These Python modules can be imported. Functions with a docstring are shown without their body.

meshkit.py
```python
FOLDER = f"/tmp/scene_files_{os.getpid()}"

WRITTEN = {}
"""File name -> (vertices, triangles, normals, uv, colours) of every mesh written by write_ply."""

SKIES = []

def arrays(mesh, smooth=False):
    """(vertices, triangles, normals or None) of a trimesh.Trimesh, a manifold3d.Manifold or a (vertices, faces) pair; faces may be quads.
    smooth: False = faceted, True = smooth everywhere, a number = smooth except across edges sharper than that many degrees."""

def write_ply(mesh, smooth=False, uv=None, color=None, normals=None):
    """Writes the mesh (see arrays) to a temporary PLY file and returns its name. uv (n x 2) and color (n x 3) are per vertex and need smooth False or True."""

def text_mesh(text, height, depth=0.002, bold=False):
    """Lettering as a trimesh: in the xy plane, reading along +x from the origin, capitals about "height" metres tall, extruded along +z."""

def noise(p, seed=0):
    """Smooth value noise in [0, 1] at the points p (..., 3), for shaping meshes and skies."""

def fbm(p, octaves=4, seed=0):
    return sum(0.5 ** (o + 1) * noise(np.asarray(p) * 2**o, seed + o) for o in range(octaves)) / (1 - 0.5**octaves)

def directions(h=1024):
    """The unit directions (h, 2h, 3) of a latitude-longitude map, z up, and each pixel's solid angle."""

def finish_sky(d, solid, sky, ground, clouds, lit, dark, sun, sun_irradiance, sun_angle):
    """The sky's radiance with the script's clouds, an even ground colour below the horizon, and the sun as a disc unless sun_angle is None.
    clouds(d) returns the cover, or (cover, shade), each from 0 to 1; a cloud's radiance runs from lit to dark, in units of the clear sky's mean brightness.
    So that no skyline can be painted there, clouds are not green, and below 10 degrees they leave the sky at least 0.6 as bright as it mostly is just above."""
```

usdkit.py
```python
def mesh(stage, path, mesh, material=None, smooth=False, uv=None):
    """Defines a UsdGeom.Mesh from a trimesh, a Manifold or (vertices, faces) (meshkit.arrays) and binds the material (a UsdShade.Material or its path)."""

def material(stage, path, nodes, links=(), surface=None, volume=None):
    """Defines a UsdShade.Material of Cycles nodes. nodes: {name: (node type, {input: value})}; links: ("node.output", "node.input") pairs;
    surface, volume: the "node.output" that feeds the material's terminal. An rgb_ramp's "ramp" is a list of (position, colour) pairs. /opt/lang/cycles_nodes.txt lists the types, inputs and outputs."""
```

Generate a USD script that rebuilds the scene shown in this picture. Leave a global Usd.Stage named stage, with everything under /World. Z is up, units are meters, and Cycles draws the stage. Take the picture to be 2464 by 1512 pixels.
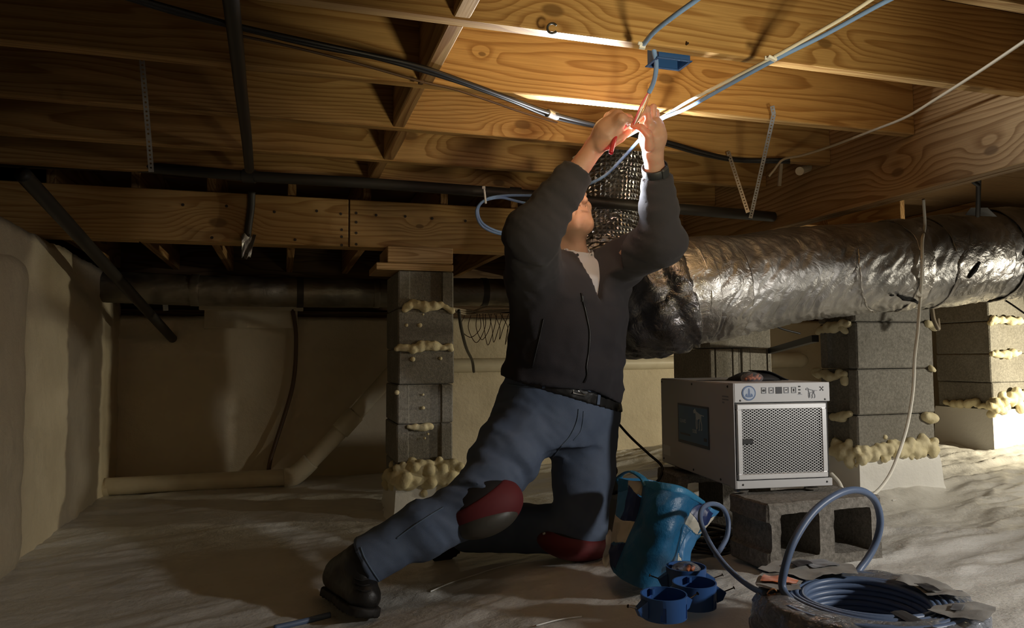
import math, random
import numpy as np
import trimesh
import manifold3d as m3
from shapely.geometry import Polygon, Point, LineString, box as sbox
from shapely import affinity
from shapely.ops import unary_union
import usdkit, meshkit
from pxr import Usd, UsdGeom, UsdLux, UsdShade, Gf, Sdf

rng = np.random.default_rng(7)
random.seed(7)
stage = Usd.Stage.CreateInMemory()
UsdGeom.SetStageUpAxis(stage, UsdGeom.Tokens.z)
UsdGeom.SetStageMetersPerUnit(stage, 1.0)
UsdGeom.Xform.Define(stage, '/World')

# ---------------------------------------------------------------- camera, lights, exposure
F_PX, CX, CY = 1782.5, 1232.0, 756.0
YAW, PITCH, ROLL = math.radians(17.2), math.radians(3.4), math.radians(-0.45)
CAM = np.array([0.0, 0.0, 0.71])
_f = np.array([math.sin(YAW) * math.cos(PITCH), math.cos(YAW) * math.cos(PITCH), math.sin(PITCH)])
_r = np.array([math.cos(YAW), -math.sin(YAW), 0.0])
_u = np.cross(_r, _f)
CR = _r * math.cos(ROLL) + _u * math.sin(ROLL)
CU = -_r * math.sin(ROLL) + _u * math.cos(ROLL)
CF = _f
EXPOSURE = 0.2
cam = UsdGeom.Camera.Define(stage, '/World/camera')
cam.CreateHorizontalApertureAttr(36.0)
cam.CreateVerticalApertureAttr(36.0 * 1512 / 2464)
cam.CreateFocalLengthAttr(36.0 * F_PX / 2464)
cam.CreateExposureAttr(EXPOSURE)
cam.CreateClippingRangeAttr(Gf.Vec2f(0.02, 100))
_m = np.eye(4); _m[0, :3], _m[1, :3], _m[2, :3], _m[3, :3] = CR, CU, -CF, CAM
cam.AddTransformOp().Set(Gf.Matrix4d(*_m.ravel().tolist()))

def ray(px, py):
    return CF + CR * (px - CX) / F_PX - CU * (py - CY) / F_PX
def P(px, py, Z):
    """The point seen at a pixel of the photograph at depth Z along the view axis."""
    return CAM + ray(px, py) * Z
def onX(px, py, v): d = ray(px, py); return CAM + d * (v - CAM[0]) / d[0]
def onY(px, py, v): d = ray(px, py); return CAM + d * (v - CAM[1]) / d[1]
def onZ(px, py, v): d = ray(px, py); return CAM + d * (v - CAM[2]) / d[2]
def pix(p):
    q = np.asarray(p) - CAM
    return CX + F_PX * (q @ CR) / (q @ CF), CY - F_PX * (q @ CU) / (q @ CF)

def aim(prim, pos, target):
    pos, target = np.asarray(pos, float), np.asarray(target, float)
    z = pos - target; z /= np.linalg.norm(z)
    x = np.cross([0.12, 0.31, 1.0], z); x /= np.linalg.norm(x)
    y = np.cross(z, x)
    m = np.eye(4); m[0, :3], m[1, :3], m[2, :3], m[3, :3] = x, y, z, pos
    UsdGeom.Xformable(prim).AddTransformOp().Set(Gf.Matrix4d(*m.ravel().tolist()))
HEADLAMP = P(1397, 428, 2.29)
HEADLAMP_AIM = P(1500, 300, 2.10)
JOIST_LAMP, JOIST_LAMP_AIM = np.array([0.82, 0.40, 0.66]), np.array([0.90, 1.75, 1.50])
SIDE = np.array([3.35, 1.40, 0.80])
REAR = np.array([4.75, 2.45, 0.66])
def spot_light(name, pos, target, radius, power, color, cone, soft):
    l = UsdLux.SphereLight.Define(stage, '/World/' + name)
    l.CreateRadiusAttr(radius); l.CreateColorAttr(Gf.Vec3f(*color)); l.CreateNormalizeAttr(True); l.CreateIntensityAttr(power)
    sh = UsdLux.ShapingAPI.Apply(l.GetPrim()); sh.CreateShapingConeAngleAttr(cone); sh.CreateShapingConeSoftnessAttr(soft)
    aim(l.GetPrim(), pos, target)
spot_light('headlamp_light', HEADLAMP, HEADLAMP_AIM, 0.016, 26.0, (0.93, 0.97, 1.0), 74.0, 1.0)
spot_light('unseen_joist_lamp', JOIST_LAMP, JOIST_LAMP_AIM, 0.09, 17.0, (1.0, 0.84, 0.52), 31.0, 1.0)  # out of view near the camera, placed to light the joists
spot_light('unseen_front_light', np.array([2.32, 0.20, 1.02]), np.array([1.18, 1.70, 0.10]), 0.06, 24.0, (1.0, 0.96, 0.90), 40.0, 1.0)  # unseen, placed front right to brighten the dehumidifier, man and floor
spot_light('unseen_side_lamp', SIDE, np.array([2.45, 2.75, 0.15]), 0.05, 14.0, (1.0, 0.93, 0.78), 50.0, 1.0)  # out of view at the right, placed to light the wide pier and floor
spot_light('unseen_rear_lamp', REAR, np.array([2.2, 4.85, 0.45]), 0.05, 50.0, (1.0, 0.89, 0.64), 46.0, 0.8)  # unseen, past the right edge, placed to light back wall and far pier

# ---------------------------------------------------------------- stage helpers
_names = {}
def numbered(parent, name):
    k = _names.get((parent, name), 0); _names[(parent, name)] = k + 1
    return name if k == 0 else f'{name}_{k:03d}'
def keys(prim, label=None, cat=None, group=None, kind=None):
    for k, v in (('label', label), ('category', cat), ('group', group), ('kind', kind)):
        if v: prim.SetCustomDataByKey(k, v)
class Node:
    def __init__(self, path, base): self.path, self.base = path, base
def thing(name, label=None, cat=None, base=(0, 0, 0), group=None, kind=None):
    n = Node('/World/' + numbered('/World', name), np.asarray(base, float))
    x = UsdGeom.Xform.Define(stage, n.path); x.AddTranslateOp().Set(Gf.Vec3d(*n.base.tolist()))
    keys(x.GetPrim(), label, cat, group, kind)
    return n
def put(parent, name, mesh, mat, smooth=35, label=None, kind=None, cat=None, group=None):
    """One Mesh prim under a thing or part, or at top level where parent is None; the mesh is given in world coordinates."""
    root, base = (parent.path, parent.base) if parent is not None else ('/World', np.zeros(3))
    v, f = tri(mesh)
    used, inv = np.unique(f, return_inverse=True); v, f = v[used], inv.reshape(f.shape)
    path = root + '/' + numbered(root, name)
    g = usdkit.mesh(stage, path, trimesh.Trimesh(v - base, f, process=False), mat, smooth)
    keys(g.GetPrim(), label, cat, group, kind)
    return Node(path, base)
def tri(mesh):
    if hasattr(mesh, 'to_mesh'):
        m = mesh.to_mesh(); return np.array(m.vert_properties[:, :3], float), np.array(m.tri_verts, int)
    if isinstance(mesh, (tuple, list)):
        if len(mesh) and isinstance(mesh[0], np.ndarray):
            v, f = mesh
            if f.shape[1] == 4: f = np.vstack([f[:, [0, 1, 2]], f[:, [0, 2, 3]]])
            return v, f
        vs, fs, n = [], [], 0
        for q in mesh:
            v, f = tri(q); vs.append(v); fs.append(f + n); n += len(v)
        return np.vstack(vs), np.vstack(fs)
    return np.array(mesh.vertices), np.array(mesh.faces)

# ---------------------------------------------------------------- shapes
def unit(v): v = np.asarray(v, float); return v / (np.linalg.norm(v) + 1e-12)
def hull(pts):
    return trimesh.convex.convex_hull(np.asarray(pts))
def cbox(lo, hi, c=0.003):
    """A chamfered box between two corners."""
    lo, hi = np.minimum(lo, hi), np.maximum(lo, hi)
    c = min(c, 0.45 * float((hi - lo).min())); pts = []
    for s in np.ndindex(2, 2, 2):
        q = np.where(s, hi, lo); d = np.where(s, -c, c)
        for k in range(3):
            o = q + d; o[k] = q[k]; pts.append(o)
    return hull(pts)
def fbox(o, ex, ey, ez, lo, hi, c=0.002):
    """A chamfered box in the frame (ex, ey, ez) at o."""
    v, f = tri(cbox(np.array(lo, float), np.array(hi, float), c))
    return trimesh.Trimesh(o + v @ np.array([ex, ey, ez]), f, process=False)
def bar(a, b, w, h, up=(0, 0, 1), c=0.001):
    a, b = np.asarray(a, float), np.asarray(b, float); L = np.linalg.norm(b - a)
    ex = unit(b - a); ey = unit(np.cross(up, ex)); ez = np.cross(ex, ey)
    return fbox(a, ex, ey, ez, (0, -w / 2, -h / 2), (L, w / 2, h / 2), c)
def spline(pts, n=12):
    p = np.asarray(pts, float)
    if len(p) < 3: return np.linspace(p[0], p[-1], max(n, 2))
    q = np.vstack([2 * p[0] - p[1], p, 2 * p[-1] - p[-2]]); out = []
    for i in range(1, len(q) - 2):
        t = np.linspace(0, 1, n, endpoint=False)[:, None]; a, b, c, d = q[i - 1], q[i], q[i + 1], q[i + 2]
        out.append(0.5 * (2 * b + (c - a) * t + (2 * a - 5 * b + 4 * c - d) * t**2 + (3 * b - a - 3 * c + d) * t**3))
    return np.vstack(out + [p[-1:]])
def frames(p):
    t = np.gradient(p, axis=0); t /= np.linalg.norm(t, axis=1, keepdims=True) + 1e-12
    a = np.cross(t[0], [0, 0, 1.0] if abs(t[0][2]) < 0.9 else [1.0, 0, 0]); a = unit(a); A = [a]
    for i in range(1, len(p)):
        a = A[-1] - t[i] * (A[-1] @ t[i]); A.append(unit(a))
    A = np.array(A); return t, A, np.cross(t, A)
def tube(pts, r, sides=8, flat=1.0, cap=True, angle0=0.0):
    p = np.asarray(pts, float); n = len(p); r = np.broadcast_to(r, (n,))
    t, A, B = frames(p); g = np.arange(sides) * 2 * np.pi / sides + angle0
    v = p[:, None] + r[:, None, None] * (np.cos(g)[None, :, None] * A[:, None] + flat * np.sin(g)[None, :, None] * B[:, None])
    i, j = np.meshgrid(np.arange(n - 1), np.arange(sides), indexing='ij')
    q = np.stack([i * sides + j, i * sides + (j + 1) % sides, (i + 1) * sides + (j + 1) % sides, (i + 1) * sides + j], -1).reshape(-1, 4)
    f = np.vstack([q[:, [0, 1, 2]], q[:, [0, 2, 3]]]); v = v.reshape(-1, 3)
    if cap:
        k = len(v); v = np.vstack([v, p[:1], p[-1:]]); s = np.arange(sides); e = (n - 1) * sides
        f = np.vstack([f, np.stack([np.full(sides, k), (s + 1) % sides, s], 1), np.stack([np.full(sides, k + 1), e + s, e + (s + 1) % sides], 1)])
    return trimesh.Trimesh(v, f, process=False)
def cable(pts, r, n=12, sides=8, flat=1.0): return tube(spline(pts, n), r, sides, flat)
def cyl(a, b, r, sides=24, r2=None):
    return tube(np.array([a, b], float), [r, r if r2 is None else r2], sides)
def lathe(prof, o=(0, 0, 0), axis=(0, 0, 1), sides=32):
    """Revolves a closed (radius, height) outline about the axis."""
    prof = np.asarray(prof, float); az = unit(axis); ax = unit(np.cross(az, [0.3, 1, 0.2])); ay = np.cross(az, ax)
    g = np.arange(sides) * 2 * np.pi / sides; n = len(prof)
    v = np.asarray(o) + prof[:, None, :1] * (np.cos(g)[None, :, None] * ax + np.sin(g)[None, :, None] * ay) + prof[:, None, 1:] * az
    i, j = np.meshgrid(np.arange(n), np.arange(sides), indexing='ij'); k = (i + 1) % n
    q = np.stack([i * sides + j, i * sides + (j + 1) % sides, k * sides + (j + 1) % sides, k * sides + j], -1).reshape(-1, 4)
    return trimesh.Trimesh(v.reshape(-1, 3), np.vstack([q[:, [0, 1, 2]], q[:, [0, 2, 3]]]), process=False)
def flatshape(poly, o, ex, ey, depth):
    """A shapely outline as a thin solid in the plane (ex, ey) at o, rising along ex x ey."""
    ez = np.cross(ex, ey); out = []
    for g in getattr(poly, 'geoms', [poly]):
        if g.area < 1e-9: continue
        v, f = tri(trimesh.creation.extrude_polygon(g, depth, engine='earcut'))
        out.append((np.asarray(o) + v @ np.array([ex, ey, ez]), f))
    return trimesh.Trimesh(*tri(out), process=False)
def words(text, h, o, ex, ey, depth=0.0006, bold=False):
    v, f = tri(meshkit.text_mesh(text, h, depth, bold)); return trimesh.Trimesh(np.asarray(o) + v @ np.array([ex, ey, np.cross(ex, ey)]), f, process=False)
def grid_mesh(u, v, fn):
    U, V = np.meshgrid(u, v, indexing='ij'); p = fn(U, V).reshape(-1, 3); n, m = len(u), len(v)
    i, j = np.meshgrid(np.arange(n - 1), np.arange(m - 1), indexing='ij')
    q = np.stack([i * m + j, (i + 1) * m + j, (i + 1) * m + j + 1, i * m + j + 1], -1).reshape(-1, 4)
    return trimesh.Trimesh(p, np.vstack([q[:, [0, 1, 2]], q[:, [0, 2, 3]]]), process=False)
def thick(mesh, t):
    """A sheet given thickness t behind its normals."""
    v, f = tri(mesh); n = trimesh.Trimesh(v, f, process=False).vertex_normals; w = v - n * t; k = len(v)
    e = np.sort(np.vstack([f[:, [0, 1]], f[:, [1, 2]], f[:, [2, 0]]]), 1); d = np.vstack([f[:, [0, 1]], f[:, [1, 2]], f[:, [2, 0]]])
    _, idx, cnt = np.unique(e, axis=0, return_index=True, return_counts=True); b = d[idx[cnt == 1]]
    side = np.vstack([np.stack([b[:, 1], b[:, 0], b[:, 0] + k], 1), np.stack([b[:, 1], b[:, 0] + k, b[:, 1] + k], 1)])
    return trimesh.Trimesh(np.vstack([v, w]), np.vstack([f, f[:, ::-1] + k, side]), process=False)

# ---------------------------------------------------------------- signed distance shapes
def smin(a, b, k):
    h = np.clip(0.5 + 0.5 * (b - a) / k, 0, 1); return b + (a - b) * h - k * h * (1 - h)
def smax(a, b, k): return -smin(-a, -b, k)
def cone(p, a, b, ra, rb):
    a, b = np.asarray(a), np.asarray(b); ba = b - a; t = np.clip((p - a) @ ba / (ba @ ba + 1e-12), 0, 1)
    return np.linalg.norm(p - a - t[..., None] * ba, axis=-1) - (ra + (rb - ra) * t)
def chain(p, pts, rad, k=0.01):
    d = None
    for i in range(len(pts) - 1):
        e = cone(p, pts[i], pts[i + 1], rad[i], rad[i + 1]); d = e if d is None else smin(d, e, k)
    return d
def ell(p, c, R, r):
    q = (p - c) @ np.asarray(R).T; r = np.asarray(r, float); k0 = np.linalg.norm(q / r, axis=-1); k1 = np.linalg.norm(q / r**2, axis=-1)
    return k0 * (k0 - 1) / np.maximum(k1, 1e-9)
def nets(fn, lo, hi, h):
    """Naive surface nets of fn < 0."""
    lo, hi = np.asarray(lo, float), np.asarray(hi, float); n = np.ceil((hi - lo) / h).astype(int) + 1
    ax = [lo[k] + h * np.arange(n[k]) for k in range(3)]; D = np.empty(n, np.float32)
    for i in range(0, n[0], 16):
        g = np.stack(np.meshgrid(ax[0][i:i + 16], ax[1], ax[2], indexing='ij'), -1); D[i:i + 16] = fn(g)
    D[0] = D[-1] = 1; D[:, 0] = D[:, -1] = 1; D[:, :, 0] = D[:, :, -1] = 1
    S = D < 0; c = np.zeros(n - 1, int)
    for o in np.ndindex(2, 2, 2): c += S[o[0]:n[0] - 1 + o[0], o[1]:n[1] - 1 + o[1], o[2]:n[2] - 1 + o[2]]
    cells = np.argwhere((c > 0) & (c < 8)); ids = -np.ones(n - 1, int); ids[tuple(cells.T)] = np.arange(len(cells))
    acc, cnt = np.zeros((len(cells), 3)), np.zeros(len(cells))
    for k in range(3):
        for o in np.ndindex(2, 2):
            s = np.insert(np.array(o), k, 0); e = s.copy(); e[k] = 1
            a, b = D[tuple((cells + s).T)], D[tuple((cells + e).T)]; x = (a < 0) != (b < 0)
            t = np.where(x, a / np.where(x, a - b, 1), 0); q = np.tile(s.astype(float), (len(cells), 1)); q[:, k] = t
            acc[x] += q[x]; cnt += x
    v = lo + h * (cells + acc / cnt[:, None]); F = []
    for k in range(3):
        i, j = (k + 1) % 3, (k + 2) % 3
        sl = [slice(1, n[q] - 1) for q in range(3)]; sl[k] = slice(0, n[k] - 1); s2 = list(sl); s2[k] = slice(1, n[k])
        A, B = S[tuple(sl)], S[tuple(s2)]; e = np.argwhere(A != B); 
        off = np.array([q.start for q in sl]); w = A[tuple(e.T)]; e = e + off
        def at(di, dj):
            x = e.copy(); x[:, i] += di; x[:, j] += dj; return ids[tuple(x.T)]
        q = np.stack([at(-1, -1), at(0, -1), at(0, 0), at(-1, 0)], 1); q[~w] = q[~w][:, ::-1]; F.append(q)
    q = np.vstack(F); q = q[(q >= 0).all(1)]
    return trimesh.Trimesh(v, np.vstack([q[:, [0, 1, 2]], q[:, [0, 2, 3]]]), process=False)
def taubin(m, n):
    v, f = tri(m); e = np.unique(np.sort(np.vstack([f[:, [0, 1]], f[:, [1, 2]], f[:, [2, 0]]]), 1), axis=0); k = np.bincount(e.ravel(), minlength=len(v))[:, None]
    for i in range(2 * ((n + 1) // 2)):
        a = np.stack([np.bincount(e[:, 0], v[e[:, 1], c], len(v)) + np.bincount(e[:, 1], v[e[:, 0], c], len(v)) for c in range(3)], 1) / np.maximum(k, 1)
        v = v + (0.5 if i % 2 == 0 else -0.52) * (a - v)
    return trimesh.Trimesh(v, f, process=False)
def sdfmesh(fn, pts, pad, h, smooth=4):
    pts = np.asarray(pts); m = nets(fn, pts.min(0) - pad, pts.max(0) + pad, h)
    return taubin(m, smooth)
def hit(mesh, px, py, lift=0.0):
    """Where the line of sight through a pixel of the photograph meets the mesh, lifted off it."""
    v, f = tri(mesh); d = ray(px, py); d = d / np.linalg.norm(d); a, b, c = v[f[:, 0]], v[f[:, 1]], v[f[:, 2]]
    e1, e2 = b - a, c - a; h = np.cross(d, e2); det = (e1 * h).sum(1); ok = np.abs(det) > 1e-14; inv = 1 / np.where(ok, det, 1)
    s = CAM - a; u = (s * h).sum(1) * inv; q = np.cross(s, e1); w = (q @ d) * inv; t = (e2 * q).sum(1) * inv
    ok &= (u >= -1e-6) & (w >= -1e-6) & (u + w <= 1 + 1e-6) & (t > 0)
    if not ok.any(): return None
    i = np.argmin(np.where(ok, t, 1e9)); n = unit(np.cross(e1[i], e2[i])); n = n if n @ d < 0 else -n
    return CAM + d * t[i] + n * lift
def hits(mesh, pts, lift=0.0, n=6):
    out = [hit(mesh, x, y, lift) for x, y in spline(np.array([(a, b, 0) for a, b in pts], float), n)[:, :2]]
    return np.array([o for o in out if o is not None])
# ---------------------------------------------------------------- materials
LK = '/World/Looks/'
def mat(name, color, rough=0.5, metal=0.0, bump=None, vary=None, **kw):
    """A principled material; vary = (scale, colour2, contrast), bump = (scale, strength, distance)."""
    nodes = {'g': ('geometry', {}), 'p': ('principled_bsdf', {'base_color': color, 'roughness': rough, 'metallic': metal, **kw})}; links = []
    if vary:
        nodes['n'] = ('noise_texture', {'scale': vary[0], 'detail': 5, 'roughness': 0.6})
        nodes['r'] = ('rgb_ramp', {'ramp': [(0.5 - vary[2], color), (0.5 + vary[2], vary[1])]})
        links += [('g.position', 'n.vector'), ('n.fac', 'r.fac'), ('r.color', 'p.base_color')]
    if bump:
        nodes['bn'] = ('noise_texture', {'scale': bump[0], 'detail': 6, 'roughness': 0.65}); nodes['b'] = ('bump', {'strength': bump[1], 'distance': bump[2]})
        links += [('g.position', 'bn.vector'), ('bn.fac', 'b.height'), ('b.normal', 'p.normal')]
    return usdkit.material(stage, LK + name, nodes, links, surface='p.BSDF')

def wood(name, early, late, pith=(0, 0), off=0.0, knots=(), freq=75.0, along=0, warp=0.05, rough=0.62):
    """Flat-sawn softwood: growth rings about a pith line, bent by noise and by knots. along: the board's long axis."""
    sc = [1.0, 1.0, 1.0]; sc[along] = 0.0
    loc = [0.0, 0.0, 0.0]; o = [k for k in range(3) if k != along]; loc[o[0]], loc[o[1]] = -pith[0], -pith[1]
    s2 = [7.0] * 3; s2[along] = 0.9; s3 = [220.0] * 3; s3[along] = 6.0
    nodes = {'g': ('geometry', {}), 'off': ('vector_math', {'math_type': 'add', 'vector2': (off, off * 0.7, off * 1.3)}),
             'ml': ('mapping', {'mapping_type': 'point', 'scale': sc, 'location': loc}), 'len': ('vector_math', {'math_type': 'length'}),
             'm2': ('mapping', {'scale': s2}), 'n2': ('noise_texture', {'scale': 1.0, 'detail': 2.5, 'roughness': 0.45}),
             'w': ('math', {'math_type': 'multiply_add', 'value2': warp * 2.6}),
             'm3': ('mapping', {'scale': s3}), 'n3': ('noise_texture', {'scale': 1.0, 'detail': 3}),
             'fr': ('math', {'math_type': 'multiply', 'value2': freq}), 'fc': ('math', {'math_type': 'fraction'}),
             'r': ('rgb_ramp', {'ramp': [(0, early), (0.45, tuple(0.9 * a + 0.1 * b for a, b in zip(early, late))), (0.86, late), (0.93, late), (1.0, early)]}),
             'fine': ('mix', {'mix_type': 'multiply', 'fac': 0.55}), 'fr2': ('rgb_ramp', {'ramp': [(0.3, (0.62, 0.58, 0.52)), (0.62, (1, 1, 1))]}),
             'n4': ('noise_texture', {'scale': 2.2, 'detail': 3}), 'st': ('rgb_ramp', {'ramp': [(0.35, (0.72, 0.70, 0.68)), (0.65, (1.0, 1.0, 1.0))]}), 'mst': ('mix', {'mix_type': 'multiply', 'fac': 0.7}),
             'p': ('principled_bsdf', {'roughness': rough, 'specular_ior_level': 0.3}), 'b': ('bump', {'strength': 0.25, 'distance': 0.002})}
    links = [('g.position', 'ml.vector'), ('ml.vector', 'len.vector1'), ('g.position', 'off.vector1'), ('off.vector', 'm2.vector'), ('m2.vector', 'n2.vector'), ('off.vector', 'm3.vector'), ('m3.vector', 'n3.vector'),
             ('n2.fac', 'w.value1'), ('len.value', 'w.value3'), ('off.vector', 'n4.vector'), ('n4.fac', 'st.fac')]
    last = 'w.value'; dark = None
    for i, (kp, size) in enumerate(knots):
        nodes |= {f'kd{i}': ('vector_math', {'math_type': 'subtract', 'vector2': tuple(kp)}), f'kl{i}': ('vector_math', {'math_type': 'length'}),
                  f'ks{i}': ('vector_math', {'math_type': 'multiply', 'vector2': tuple(0.55 if k == along else 1.0 for k in range(3))}),
                  f'km{i}': ('map_range', {'range_type': 'smootherstep', 'from_min': 0.0, 'from_max': size * 5, 'to_min': size * 2.2, 'to_max': 0.0}),
                  f'ka{i}': ('math', {'math_type': 'add'}),
                  f'kc{i}': ('map_range', {'range_type': 'smoothstep', 'from_min': size * 0.55, 'from_max': size * 0.95, 'to_min': 0.85, 'to_max': 0.0})}
        links += [('g.position', f'kd{i}.vector1'), (f'kd{i}.vector', f'ks{i}.vector1'), (f'ks{i}.vector', f'kl{i}.vector1'), (f'kl{i}.value', f'km{i}.value'), (f'kl{i}.value', f'kc{i}.value'), (last, f'ka{i}.value1'), (f'km{i}.result', f'ka{i}.value2')]
        last = f'ka{i}.value'
        if dark:
            nodes[f'kx{i}'] = ('math', {'math_type': 'maximum'}); links += [(dark, f'kx{i}.value1'), (f'kc{i}.result', f'kx{i}.value2')]; dark = f'kx{i}.value'
        else: dark = f'kc{i}.result'
    links += [(last, 'fr.value1'), ('fr.value', 'fc.value1'), ('fc.value', 'r.fac'), ('r.color', 'fine.color1'), ('n3.fac', 'fr2.fac'), ('fr2.color', 'fine.color2'), ('fine.color', 'mst.color1'), ('st.color', 'mst.color2')]
    out = 'mst.color'
    if dark:
        nodes['kn'] = ('mix', {'color2': tuple(c * 0.45 for c in late)}); links += [(out, 'kn.color1'), (dark, 'kn.fac')]; out = 'kn.color'
    links += [(out, 'p.base_color'), ('n3.fac', 'b.height'), ('b.normal', 'p.normal')]
    return usdkit.material(stage, LK + name, nodes, links, surface='p.BSDF')

EARLY, LATE = (0.54, 0.335, 0.125), (0.35, 0.185, 0.057)
M = {}
def concrete(name, c, c2):
    nodes = {'g': ('geometry', {}), 'n': ('noise_texture', {'scale': 90, 'detail': 5, 'roughness': 0.75}), 'n2': ('noise_texture', {'scale': 5, 'detail': 4}), 'v': ('voronoi_texture', {'scale': 160}),
             'r': ('rgb_ramp', {'ramp': [(0.3, c2), (0.6, c), (0.8, tuple(min(1, x * 1.35) for x in c))]}), 'r2': ('rgb_ramp', {'ramp': [(0.35, (0.75, 0.74, 0.72)), (0.65, (1, 1, 1))]}), 'm': ('mix', {'mix_type': 'multiply', 'fac': 0.8}),
             'h': ('math', {'math_type': 'multiply_add', 'value2': 0.6}), 'b': ('bump', {'strength': 0.4, 'distance': 0.004}), 'p': ('principled_bsdf', {'roughness': 0.95, 'specular_ior_level': 0.15})}
    links = [('g.position', 'n.vector'), ('g.position', 'n2.vector'), ('g.position', 'v.vector'), ('n.fac', 'r.fac'), ('n2.fac', 'r2.fac'), ('r.color', 'm.color1'), ('r2.color', 'm.color2'), ('m.color', 'p.base_color'),
             ('v.distance', 'h.value1'), ('n.fac', 'h.value3'), ('h.value', 'b.height'), ('b.normal', 'p.normal')]
    return usdkit.material(stage, LK + name, nodes, links, surface='p.BSDF')
M['block'] = concrete('block_concrete', (0.30, 0.285, 0.25), (0.17, 0.16, 0.14))
M['block2'] = concrete('rough_concrete', (0.27, 0.25, 0.22), (0.12, 0.11, 0.095))
M['foam'] = mat('spray_foam', (0.78, 0.70, 0.46), 0.7, bump=(70, 0.4, 0.006), vary=(14, (0.66, 0.57, 0.34), 0.2))
M['poly'] = mat('white_poly_sheet', (0.70, 0.685, 0.645), 0.40, bump=(9, 0.4, 0.03), vary=(3.0, (0.58, 0.56, 0.52), 0.25), specular_ior_level=0.45)
M['wrap'] = mat('white_poly_wrap', (0.80, 0.79, 0.76), 0.4, bump=(14, 0.3, 0.015))
M['wall'] = mat('foam_coated_wall', (0.66, 0.58, 0.42), 0.75, bump=(28, 0.5, 0.012), vary=(4.0, (0.54, 0.46, 0.32), 0.3))
M['dark'] = mat('dark_recess', (0.03, 0.025, 0.02), 0.9)
M['black'] = mat('black_plastic', (0.012, 0.012, 0.012), 0.45)
M['pvc'] = mat('white_pvc', (0.72, 0.66, 0.50), 0.35, vary=(8, (0.60, 0.52, 0.37), 0.25))
M['iron'] = mat('dark_pipe', (0.035, 0.032, 0.028), 0.5)
M['galv'] = mat('galvanised_steel', (0.45, 0.44, 0.42), 0.42, 0.85, vary=(40, (0.30, 0.29, 0.27), 0.2))
M['zinc'] = mat('bright_steel', (0.7, 0.68, 0.64), 0.25, 0.95)
M['blue_sheath'] = mat('blue_cable_sheath', (0.22, 0.37, 0.70), 0.38)
M['blue_grey_sheath'] = mat('blue_grey_cable_sheath', (0.11, 0.16, 0.27), 0.42)
M['white_sheath'] = mat('white_cable_sheath', (0.80, 0.77, 0.66), 0.4)
M['tan_sheath'] = mat('tan_cable_sheath', (0.27, 0.22, 0.15), 0.5)
M['brown_sheath'] = mat('brown_cable_sheath', (0.10, 0.055, 0.025), 0.5)
M['black_sheath'] = mat('black_cable_sheath', (0.012, 0.011, 0.011), 0.42)
M['blue_box'] = mat('blue_box_plastic', (0.028, 0.095, 0.29), 0.42)
M['white_clip'] = mat('white_clip_plastic', (0.85, 0.85, 0.82), 0.4)

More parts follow.
